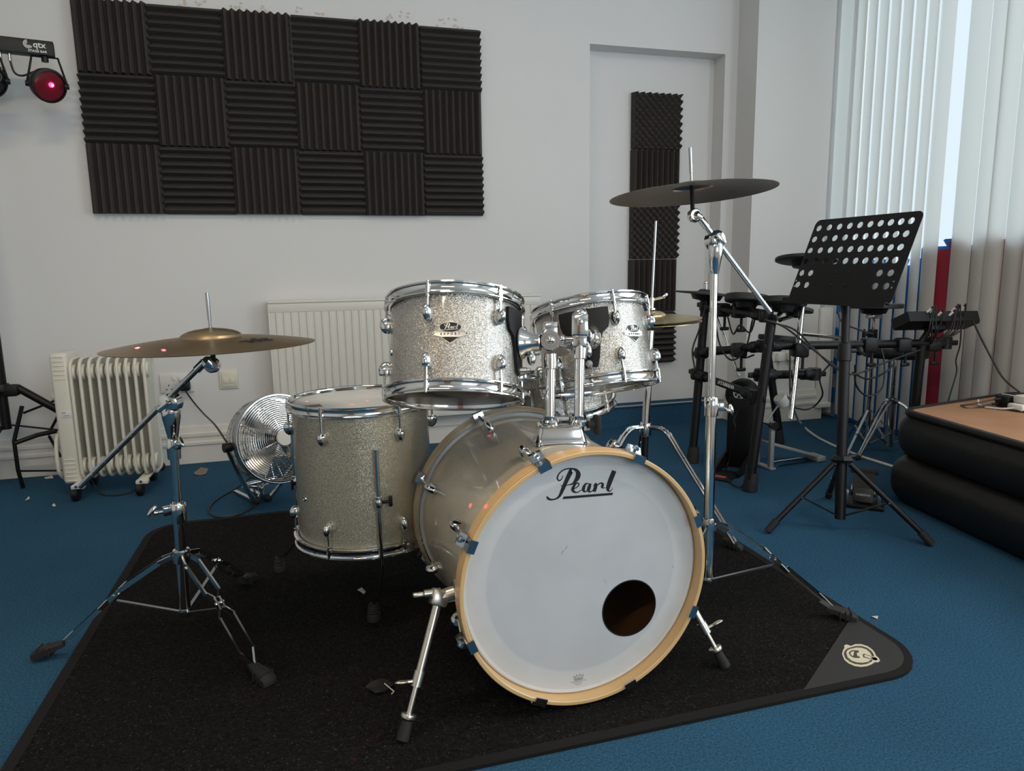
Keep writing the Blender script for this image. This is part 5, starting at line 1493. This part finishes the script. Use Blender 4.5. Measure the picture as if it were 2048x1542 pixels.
# hi-hat control pedal
hf = V((2.8503, -1.5762, 0.0))
hd_ = (CAM - hf); hd_.z = 0; hd_.normalize(); hl = V((-hd_.y, hd_.x, 0))
HM = basis(hf, (0, 0, 1), hl)
t = thing('hi_hat_controller', 'grey and black hi-hat control pedal on the carpet behind the music stand', 'pedal', hf)
bm = NB(); box(bm, (.145, .12, .016), basis(hf - hd_ * .05 + V((0, 0, .009)), (0, 0, 1), hl), .004); obj('base', bm, M['satin'], t)
bm = NB(); box(bm, (.070, .055, .012), basis(hf - hd_ * .018 + V((0, 0, .048)), (hd_ * .9 + V((0, 0, .45))), hl), .003); fb = obj('heel_plate', bm, M['black'], t)
nn_ = (hd_ * .9 + V((0, 0, .45))).normalized()
bm = NB(); text(bm, 'YAMAHA', .0125, basis(hf - hd_ * .018 + V((0, 0, .048)) + nn_ * .0064, nn_, hl), .0004, bold=.0002); obj('maker_name', bm, M['greyprint'], fb)
bm = NB(); bar(bm, hf - hd_ * .03 + V((0, 0, .06)), hf - hd_ * .22 + V((0, 0, .085)), .075, .010, bevel=.003); box(bm, (.10, .03, .018), basis(hf - hd_ * .22 + V((0, 0, .088)), (0, 0, 1), hl), .004); obj('footboard', bm, M['rubber'], t)
bm = NB()
for s in (-1, 1): box(bm, (.014, .03, .05), basis(hf + hl * s * .055 - hd_ * .03 + V((0, 0, .035)), (0, 0, 1), hl), .003)
box(bm, (.09, .07, .03), basis(hf - hd_ * .17 + V((0, 0, .02)), (0, 0, 1), hl), .004)
obj('frame', bm, M['steel'], t)
# white flex on the carpet
bm = NB(); tube(bm, spline([FP @ V((.05, -.30, .015)), *[V(q) for q in ((3.1486, -0.747, 0.2708), (3.5994, -0.2665, 0.012), (3.4656, -0.5463, 0.008), (3.4041, -0.7699, 0.006), (3.3776, -0.9847, 0.006), (3.3792, -1.1056, 0.006), (3.3828, -1.2025, 0.006))]], 8), .0065, 8)
tag(obj('mains_cable', bm, M['whitecable']), 'white mains cable snaking over the blue carpet to the padded platform', 'cable')

# ================================================================== MUSIC STAND
sb = V((2.6096, -1.7354, 0.05))
DC = V((2.712, -1.595, 0.924)); DWv, DUv, DNv = V((0.0943, -0.9955, 0.0)), V((0.3789, 0.0359, 0.9247)), V((-0.9206, -0.0872, 0.3806))
stp = DC - DUv * .12 - DNv * .02
st_top = V((2.6905, -1.6104, 0.7711))
t = thing('music_stand', 'black tripod music stand with perforated desk at right of the kit', 'music stand', (sb.x, sb.y, 0))
at = lambda z: sb + (st_top - sb) * ((z - sb.z) / (st_top.z - sb.z))
bm = NB(); cyl(bm, at(.045), at(.62), .0175, seg=24); obj('lower_tube', bm, M['satin'], t)
bm = NB(); cyl(bm, at(.60), st_top, .0130, seg=20); obj('upper_tube', bm, M['satin'], t)
bm = NB(); dd = (st_top - sb).normalized(); lathe(bm, [(.0178, -.030), (.0215, -.028), (.0220, .0), (.0205, .030), (.014, .036)], basis(at(.605), dd), 24); cyl(bm, at(.610), at(.610) + V((.045, -.01, 0)), .006, seg=10); ell(bm, T(at(.610) + V((.052, -.012, 0))) @ Matrix.Diagonal((.012, .012, .016, 1))); obj('height_collar', bm, M['black'], t)
hz_ = .245
bm = NB(); lathe(bm, [(.0178, -.012), (.030, -.012), (.040, -.002), (.030, .012), (.0178, .014)], basis(at(hz_), dd), 6); cyl(bm, at(hz_ + .005), at(hz_ + .005) + V((.06, .005, .0)), .005, seg=8); box(bm, (.020, .008, .014), T(at(hz_ + .005) + V((.062, .005, 0))), .003); obj('hub', bm, M['black'], t)
for f in (V((2.3675, -1.6736, 0.012)), V((2.7949, -1.9375, 0.012)), V((2.8224, -1.4304, 0.012))):
    dv = f - V((sb.x, sb.y, 0)); dv.z = 0; dv.normalize()
    p0 = at(hz_ - .012) + dv * .026
    bm = NB(); cyl(bm, p0, f + (p0 - f).normalized() * .02, .0095, seg=14); lg = obj('leg', bm, M['satin'], t)
    bm = NB(); d_ = (f - p0).normalized(); cyl(bm, f - d_ * .045, f - V((0, 0, .004)), .0135, .0125, seg=16); obj('rubber_foot', bm, M['rubber'], lg)
    m_ = p0 + (f - p0) * .50
    bm = NB(); bar(bm, at(.058) + dv * .012, m_, .012, .004); obj('brace', bm, M['satin'], lg)
    l_ = dv.cross(V((0, 0, 1)))
    bm = NB()
    for q in (p0, m_): cyl(bm, q - l_ * .013, q + l_ * .013, .0035, seg=8)
    obj('rivet', bm, M['chrome'], lg)
DMx = basis(DC, DNv, DWv)
holes = ((-0.1978, 0.1255), (-0.1492, 0.1257), (-0.1023, 0.1258), (-0.0569, 0.126), (-0.013, 0.1262), (0.0295, 0.1263), (0.0707, 0.1265), (0.1105, 0.1267), (0.1492, 0.1268), (0.1867, 0.127), (-0.2003, 0.0822), (-0.1517, 0.0823), (-0.1047, 0.0824), (-0.0593, 0.0825), (-0.0153, 0.0826), (0.0272, 0.0826), (0.0684, 0.0827), (0.1083, 0.0828), (0.147, 0.0829), (0.1845, 0.083), (-0.2014, 0.0375), (-0.153, 0.0375), (-0.1061, 0.0374), (-0.0608, 0.0374), (-0.017, 0.0374), (0.0255, 0.0373), (0.0666, 0.0373), (0.1064, 0.0373), (0.145, 0.0372), (0.1824, 0.0372), (-0.2043, -0.0053), (-0.1557, -0.0055), (-0.1087, -0.0057), (-0.0634, -0.0059), (-0.0194, -0.0061), (0.0231, -0.0063), (0.0642, -0.0065), (0.1041, -0.0067), (0.1428, -0.0068), (0.1803, -0.007), (-0.2013, -0.0502), (-0.1589, -0.0509), (0.1387, -0.0513), (0.1809, -0.0508), (-0.2018, -0.0963), (-0.1583, -0.0969), (0.1396, -0.0963), (0.1816, -0.0962))
small = ((-0.2231, -0.0804), (-0.2244, -0.1024), (0.2038, -0.0793), (0.204, -0.1007))
bm = NB(); plate(bm, [rrect(.446, .318, .022)] + [circle(h, .0118, 20) for h in holes] + [circle((max(-.2165, min(.2165, h[0])), h[1]), .0034, 10) for h in small], DMx, .0016); dk = obj('desk', bm, M['satin'], t)
bm = NB(); LMx = DMx @ T(0, -.158, 0); box(bm, (.446, .0018, .026), LMx @ T(0, 0, .012)); box(bm, (.446, .020, .0018), LMx @ T(0, -.009, .024)); obj('ledge', bm, M['satin'], dk)
bm = NB()
for h in ((-0.0427, -0.0504), (0.0159, -0.0493), (-0.0416, -0.0957), (0.0159, -0.096)): sph(bm, DMx @ V((h[0], h[1], .0005)), .0045, 10, 6)
obj('rivet', bm, M['black'], dk)
bm = NB(); box(bm, (.09, .10, .012), DMx @ T(-.005, -.085, -.008), .003); cyl(bm, DMx @ V((-.005, -.09, -.012)), st_top + V((0, 0, -.03)), .014); obj('tilt_bracket', bm, M['black'], t)

# ================================================================== PADDED PLATFORM
def rounded_poly(P, r, n=6):
    out = []
    k = len(P)
    for i in range(k):
        p, a, b = V(P[i]), V(P[i - 1]), V(P[(i + 1) % k])
        u, w = (a - p).normalized(), (b - p).normalized()
        for j in range(n + 1):
            s = j / n
            q0, q1 = p + u * r * (1 - s), p + w * r * s
            out.append(p + u * r * (1 - s) ** 2 + w * r * s ** 2)
    return out
def inset(P, d):
    c = sum((V(p) for p in P), V((0, 0))) / len(P)
    k = len(P); out = []
    for i in range(k):
        p, a, b = V(P[i]), V(P[i - 1]), V(P[(i + 1) % k])
        e1, e2 = (p - a).normalized(), (b - p).normalized()
        n1, n2 = V((-e1.y, e1.x)), V((-e2.y, e2.x))
        if n1.dot(c - p) < 0: n1, n2 = -n1, -n2
        m = (n1 + n2); m = m / max(.3, m.dot(n1))
        out.append(p + m * d)
    return out
pc0 = V((3.036, -1.520)); el = V((-.150, -.989)).normalized(); eb = V((.985, .172)).normalized()
PP = [pc0, pc0 + el * 1.25, pc0 + el * 1.25 + eb * .90, pc0 + eb * .76]
t = thing('padded_platform', 'low black vinyl-padded platform with worn wooden top at right', 'platform', (pc0.x + .35, pc0.y - .5, 0))
def tier(z0, z1, grow, name):
    base = inset(PP, -grow)
    bm = NB(); loops = []
    H = z1 - z0
    for k in range(11):
        a = k / 10
        b_ = .036 * (1 - abs(2 * a - 1) ** 3.2)
        loops.append((b_ - .030, z0 + H * a))
    rings = [[bm.verts.new((q.x, q.y, z)) for q in rounded_poly(inset(base, -d), .06)] for d, z in loops]
    for A, B in zip(rings[:-1], rings[1:]):
        for k in range(len(A)): bm.faces.new((A[k], A[(k + 1) % len(A)], B[(k + 1) % len(A)], B[k]))
    bm.faces.new(list(reversed(rings[0]))); bm.faces.new(rings[-1])
    return obj(name, bm, M['vinyl'], t, 50)
tier(.004, .182, .012, 'lower_pad'); tier(.178, .352, .0, 'upper_pad')
bm = NB(); tube(bm, [(q.x, q.y, .350) for q in rounded_poly(inset(PP, .018), .06)], .014, 10, closed=True); obj('rim_roll', bm, M['vinyl'], t)
bm = NB(); plate(bm, [[(q.x, q.y) for q in rounded_poly(inset(PP, .022), .05)]], T(0, 0, .353), .008); obj('wooden_top', bm, M['woodtop'], t)
# things left on it
ab = V((3.42, -1.6819, 0.362))
PZ = .357
AM = T(ab.x + .02, ab.y + .02, PZ) @ RZ(-2)
t = thing('extension_block', 'white extension socket block lying on the wooden platform top', 'extension lead', AM @ V((.03, -.05, 0)))
bm = NB(); box(bm, (.26, .062, .026), AM @ T(.09, -.035, .014), .006); obj('housing', bm, M['white'], t)
bm = NB(); box(bm, (.055, .05, .030), AM @ T(.01, -.03, .042), .008); obj('fitted_plug', bm, M['felt'], t)
bm = NB(); tube(bm, spline([AM @ V((-.04, -.035, .012)), AM @ V((-.07, .0, .006)), AM @ V((-.09, .06, .006)), AM @ V((-.06, .10, .02))], 6), .0035, 8); obj('flex', bm, M['whitecable'], t)
t = thing('power_adapter', 'black power adapter with white cable tie beside the extension block', 'power adapter', AM @ V((.06, .05, 0)))
bm = NB(); box(bm, (.16, .055, .046), AM @ T(.055, .035, .024), .008); ca = obj('case', bm, M['black'], t)
bm = NB(); box(bm, (.006, .0575, .049), AM @ T(.010, .035, .0245), .002); obj('cable_tie', bm, M['white'], t)
for k, (dx, dz) in enumerate(((0, .034), (0, .014))):
    bm = NB(); p = AM @ V((-.026, .035 + .008 * k, dz)); cyl(bm, p, p + V((-.03, 0, 0)), .005, seg=10); tube(bm, spline([p + V((-.028, 0, 0)), p + V((-.06, .005, -.004)), p + V((-.11, .02, -.016)), AM @ V((-.17, .075, .010))], 6), .003, 8); obj('lead', bm, M['cable'], t)
bm = NB(); tube(bm, spline([AM @ V((-.10, .06, .006)), AM @ V((-.06, .0, .005)), AM @ V((-.02, -.09, .005)), AM @ V((.05, -.14, .005)), AM @ V((.12, -.16, .005))], 8), .003, 8); tag(obj('loose_lead', bm, M['cable'], origin=tuple(AM @ V((0, -.05, 0)))), 'thin dark lead curling over the wooden platform top', 'cable')

# ================================================================== STAGE LIGHT BAR AND STANDS AT LEFT
sp_ = V((-0.3701, -0.2231, 0.5243))
t = thing('lighting_stand', 'thick black tripod lighting stand at the left edge', 'light stand', (sp_.x, sp_.y, 0))
bm = NB(); cyl(bm, (sp_.x, sp_.y, .44), (sp_.x, sp_.y, 1.86), .0225, seg=24); obj('upper_tube', bm, M['satin'], t)
bm = NB(); cyl(bm, (sp_.x, sp_.y, .27), (sp_.x, sp_.y, .47), .0195, seg=20); obj('lower_tube', bm, M['satin'], t)
bm = NB(); lathe(bm, [(.0228, -.022), (.034, -.018), (.036, .0), (.030, .012), (.0228, .014)], T(sp_.x, sp_.y, .452), 20); box(bm, (.09, .045, .05), T(sp_.x + .02, sp_.y, .435), .01); obj('hub', bm, M['black'], t)
for ang in (12, 132, 252):
    o_ = V((math.cos(math.radians(ang)), math.sin(math.radians(ang)), 0)); c = V((sp_.x, sp_.y, 0))
    k_ = .62 if ang != 132 else .24
    p0, p1 = c + o_ * .055 + V((0, 0, .445)), c + o_ * k_ * .92 + V((0, 0, .02))
    bm = NB(); tube(bm, [c + o_ * .03 + V((0, 0, .435)), p0, p1], .0165, 12); lg = obj('leg', bm, M['satin'], t)
    bm = NB(); bar(bm, c + o_ * .02 + V((0, 0, .285)), p0 + (p1 - p0) * .58, .014, .006); obj('brace', bm, M['satin'], lg)
    bm = NB(); sph(bm, p1, .020); obj('rubber_foot', bm, M['rubber'], lg)
# folded wire stand behind it
t = thing('folded_stand', 'thin dark folding stand leaning between the lighting stand and the heater', 'stand', V((-0.343, -0.2186, -0.0169)))
segs = (((-0.3042, -0.2168, 0.364), (-0.3462, -0.2302, 0.2166)), ((-0.3462, -0.2302, 0.2166), (-0.3456, -0.2314, 0.0883), (-0.344, -0.2057, -0.0049)), ((-0.3582, -0.1983, 0.0758), (-0.1846, -0.2179, 0.0667)), ((-0.3199, -0.1664, 0.3247), (-0.1782, -0.1663, 0.3773)), ((-0.3426, -0.2327, 0.208), (-0.2671, -0.1979, 0.2292), (-0.1922, -0.2065, 0.2429)), ((-0.2417, -0.1545, 0.2173), (-0.1797, -0.1536, 0.3256)), ((-0.2377, -0.1565, 0.2129), (-0.1923, -0.1854, 0.1203)))
for s_, r_ in zip(segs, (.0085, .0085, .0045, .005, .010, .006, .006)):
    bm = NB(); tube(bm, s_, r_, 8); obj('strut', bm, M['satin'], t)
# bar
b0, b1 = V((-0.5218, -0.3003, 1.8434)), V((-0.0321, -0.196, 1.7937))
bd2 = (b1 - b0); bd2.z = 0; bd2.normalize()
bn = V((bd2.y, -bd2.x, 0)); 
t = thing('stage_light_bar', 'black stage light bar with lettering and a lit red lamp, upper left', 'stage light', (b0 + b1) / 2)
zc = (b0.z + b1.z) / 2
b0.z = b1.z = zc
BM = basis(b1, bn, bd2)     # x along the bar to its right end, y up, z out
bm = NB(); box(bm, (.60, .056, .050), BM @ T(-.30, 0, 0), .003); hs = obj('housing', bm, M['black'], t)
bm = NB(); box(bm, (.30, .066, .058), BM @ T(-.345, .002, 0), .003); obj('centre_box', bm, M['black'], t)
bm = NB(); text(bm, 'qtx', .032, BM @ T(-.048, .008, .0255), .0006, bold=.0006); text(bm, 'STAGE BAR', .0125, BM @ T(-.056, -.0165, .0255), .0006, bold=.0003)
for q in range(4):
    r = .005 + .0032 * q
    lathe(bm, [(r, 0), (r + .0018, 0), (r + .0018, .0006), (r, .0006)], BM @ T(-.086, .008, .0252), 16, closed=True, arc=(math.radians(100), math.radians(330)))
obj('lettering', bm, M['whiteprint'], hs)
bm = NB(); plate(bm, [[(-.245, -.013), (-.213, -.013), (-.213, .016), (-.245, .016)]], BM @ T(0, 0, .0297), .0006); wl_ = obj('white_label', bm, M['whiteprint'], hs)
bm = NB(); plate(bm, [[(-.236, -.009), (-.222, .013), (-.217, .013), (-.231, -.009)], [(-.243, .012), (-.238, .012), (-.220, -.011), (-.225, -.011)]], BM @ T(0, 0, .0302), .0006); obj('label_mark', bm, M['print'], wl_)
for x in (-.185, -.155):
    bm = NB(); cyl(bm, BM @ V((x, -.028, 0)), BM @ V((x, -.058, 0)), .006, seg=10); obj('connector', bm, M['steel'], t)
def par(px, label, red):
    c = BM @ V((px, -.142, .02))
    n = (bn * .80 + bd2 * (.45 if red else .45) + V((0, 0, -.32))).normalized()
    Mp = basis(c, n, bd2)
    bm = NB(); lathe(bm, [(.058, .020), (.066, .018), (.066, .004), (.062, -.018), (.050, -.040), (.025, -.052), (0, -.054)], Mp, 40); h_ = obj('lamp_body', bm, M['black'], t)
    bm = NB(); lathe(bm, [(0, .013), (.030, .015), (.058, .013), (.058, .008), (0, .008)], Mp, 40); obj('lamp_lens', bm, M['redlens'] if red else M['black'], h_)
    if red:
        bm = NB(); sph(bm, Mp @ V((.008, .004, .015)), .010, 16, 8); obj('lit_led', bm, M['redled'], h_)
        bm = NB(); sph(bm, Mp @ V((.008, .004, .023)), .0042, 12, 8); obj('hot_spot', bm, M['whiteled'], h_)
        # the lit lamp throws a scatter of red points into the room
        l = bpy.data.lights.new('red_beam', 'SPOT'); l.energy = 900; l.color = (1, .05, .10); l.spot_size = math.radians(24); l.spot_blend = .3; l.shadow_soft_size = .002
        lo = bpy.data.objects.new('red_beam', l); COL.objects.link(lo); lo.location = c + n * .04
        lo.rotation_euler = (V((.84, -2.0, .78)) - lo.location).to_track_quat('-Z', 'Y').to_euler()
        l.use_nodes = True; ln = l.node_tree; em_ = ln.nodes['Emission']
        tc_ = ln.nodes.new('ShaderNodeTexCoord'); vo_ = ln.nodes.new('ShaderNodeTexVoronoi'); vo_.inputs['Scale'].default_value = 60; vo_.inputs['Randomness'].default_value = .9
        ln.links.new(tc_.outputs['Normal'], vo_.inputs['Vector'])
        lt_ = ln.nodes.new('ShaderNodeMath'); lt_.operation = 'LESS_THAN'; lt_.inputs[1].default_value = .11
        ln.links.new(vo_.outputs['Distance'], lt_.inputs[0]); ln.links.new(lt_.outputs[0], em_.inputs['Strength'])
    else:
        for k in range(3):
            a = math.radians(120 * k + 30); bm = NB(); lathe(bm, [(0, .020), (.010, .018), (.017, .012), (.019, .016), (.021, .016), (.021, .008), (0, .008)], Mp @ T(.031 * math.cos(a), .031 * math.sin(a), 0), 20); obj('lamp_lens', bm, M['lens'], h_)
    bm = NB(); e1, e2 = c + bd2 * .070, c - bd2 * .070
    tube(bm, [e1, BM @ V((px + .045, -.03, 0)), BM @ V((px - .045, -.03, 0)), e2], .0045, 8); cyl(bm, c - bd2 * .075, c - bd2 * .06, .011); cyl(bm, c + bd2 * .06, c + bd2 * .075, .011); obj('yoke', bm, M['black'], h_)
    bm = NB(); cyl(bm, BM @ V((px, -.026, 0)), BM @ V((px, -.048, 0)), .013, seg=12); obj('yoke_knob', bm, M['black'], h_)
    bm = NB(); tube(bm, spline([BM @ V((-.185 if not red else -.155, -.056, 0)), BM @ V((-.18 if not red else -.145, -.10, 0)), BM @ V(((-.20 if not red else -.12), -.105, -.02)), BM @ V((px + (.04 if not red else -.03), -.08, -.03)), c - n * .05], 6), .004, 8); obj('lamp_lead', bm, M['cable'], h_)
par(-.036, 'red', True); par(-.236, 'off', False); par(-.49, 'off', False)

# ================================================================== LITTER ON THE FLOOR
def scrap(name, label, pts, z, mat, th=.0012, curl=.004):
    P = [V((p[0], p[1], 0)) for p in pts]
    c = sum(P, V()) / len(P)
    bm = NB()
    top = [bm.verts.new((p.x, p.y, z + th + curl * (i % 2))) for i, p in enumerate(P)]; bot = [bm.verts.new((p.x, p.y, z + curl * (i % 2) * .9)) for i, p in enumerate(P)]
    ct_, cb_ = bm.verts.new((c.x, c.y, z + th)), bm.verts.new((c.x, c.y, z))
    n = len(P)
    for i in range(n):
        j = (i + 1) % n
        bm.faces.new((top[i], top[j], ct_)); bm.faces.new((bot[j], bot[i], cb_)); bm.faces.new((top[j], top[i], bot[i], bot[j]))
    return tag(obj(name, bm, mat), label, 'litter')
scrap('card_scrap', 'torn brown card scrap on the carpet between the heater and the fan', ((0.3439, -0.2048), (0.3644, -0.1333), (0.4001, -0.1547), (0.4023, -0.259), (0.3768, -0.2585), (0.3546, -0.2508)), .001, M['card'])
scrap('paper_scrap', 'curled cream paper shred on the rug beside the floor tom leg', ((0.987, -1.6971), (0.9998, -1.6947), (1.0093, -1.7175), (1.0022, -1.7378), (0.9957, -1.7131)), HR + .001, M['paper'])
ts = scrap('tape_scrap', 'crumpled black tape piece on the rug left of the bass drum spur', ((0.9699, -2.1914), (0.9837, -2.1821), (1.0136, -2.1677), (1.0323, -2.2072), (1.0104, -2.2194), (0.9903, -2.2281)), HR + .001, M['tape'], .002, .006)
bm = NB(); q = ((1.0123, -2.1977, 0.016), (1.0288, -2.2338, 0.016), (1.0226, -2.2413, 0.016)); tube(bm, q, .0013, 6); obj('white_edge', bm, M['paper'], ts)
scrap('paper_scrap', 'grey paper flake on the carpet near the left foot of the heater', ((-0.31, -0.0615), (-0.2803, -0.0469), (-0.2646, -0.0855), (-0.2897, -0.1012)), .001, M['felt'])
scrap('paper_scrap', 'small white paper chip alone on the blue carpet at far left', ((-0.1391, -0.5191), (-0.1335, -0.5081), (-0.1191, -0.5386), (-0.1225, -0.5563)), .001, M['felt'])
scrap('paper_scrap', 'whitish paper flake on the carpet just below the folded stand', ((-0.2677, -0.4166), (-0.269, -0.3689), (-0.2574, -0.3933), (-0.2591, -0.4262)), .001, M['felt'])
scrap('paper_scrap', 'thin white thread of paper on the carpet right of the rug edge', ((2.261, -2.2554), (2.2728, -2.2648), (2.2656, -2.2707), (2.2563, -2.2622)), .001, M['felt'])
scrap('paper_scrap', 'white fleck on the carpet below the lower rug edge', ((1.6598, -2.4957), (1.674, -2.4864), (1.6741, -2.4899), (1.6609, -2.4995)), .001, M['felt'])

# ================================================================== LIGHT
def area(name, loc, size, sizey, rot, power, col, spread=180):
    l = bpy.data.lights.new(name, 'AREA'); l.shape = 'RECTANGLE'; l.size = size; l.size_y = sizey; l.energy = power; l.color = col; l.spread = math.radians(spread)
    o = bpy.data.objects.new(name, l); COL.objects.link(o); o.location = loc; o.rotation_euler = rot
    return o
# daylight through the two window openings
area('daylight', (XR + .75, -.55, 2.0), 3.2, 4.2, (0, math.radians(90), 0), 92, (.86, .94, 1))
area('daylight', (XR + .16, (W2[0] + W2[1]) / 2, 1.65), 2.15, 1.9, (0, math.radians(90), 0), 90, (.86, .93, 1))
area('daylight', ((W3[0] + W3[1]) / 2, YF - .14, (W3[2] + W3[3]) / 2), 1.9, 1.4, (math.radians(90), 0, 0), 80, (.84, .92, 1))
# ceiling lamps
for i, (x, y) in enumerate(((.0, -4.6), (.4, -2.3), (2.6, -3.6))):
    t = thing('ceiling_lamp', 'white tube lamp on the ceiling', 'lamp', (x, y, ZC), 'ceiling lamps')
    bm = NB(); box(bm, (1.25, .10, .05), T(x, y, ZC - .026), .006); obj('lamp_body', bm, M['white'], t)
    bm = NB(); cyl(bm, (x - .58, y, ZC - .07), (x + .58, y, ZC - .07), .016, seg=14); obj('lamp_tube', bm, M['tubelamp'], t)
    area('lamp_light', (x, y, ZC - .10), 1.2, .12, (0, 0, 0), 27, (1, .82, .60))

w = bpy.data.worlds.new('sky'); S.world = w; w.use_nodes = True
nt = w.node_tree
bg = nt.nodes['Background']; bg.inputs['Color'].default_value = (.80, .90, 1, 1); bg.inputs['Strength'].default_value = 1.5

# ================================================================== CAMERA
cam = bpy.data.cameras.new('camera'); co = bpy.data.objects.new('camera', cam); COL.objects.link(co)
cam.sensor_width = 36; cam.sensor_fit = 'HORIZONTAL'; cam.lens = 1400 / 2048 * 36; cam.clip_start = .05
Rw = ((0.9605, -0.2778, -0.016), (-0.0605, -0.1526, -0.9864), (0.2716, 0.9485, -0.1634))
mw = Matrix.Identity(4)
for i in range(3):
    mw[i][0], mw[i][1], mw[i][2], mw[i][3] = Rw[0][i], -Rw[1][i], -Rw[2][i], CAM[i]
co.matrix_world = mw
S.camera = co
S.view_settings.view_transform = 'Standard'; S.view_settings.look = 'None'; S.view_settings.gamma = 1; S.view_settings.use_curve_mapping = False
S.view_settings.exposure = -0.46
S.cycles.use_denoising = True
S.cycles.max_bounces = 8; S.cycles.diffuse_bounces = 4; S.cycles.glossy_bounces = 4; S.cycles.transparent_max_bounces = 8
S.cycles.caustics_reflective = False; S.cycles.caustics_refractive = False
S.cycles.sample_clamp_indirect = 6
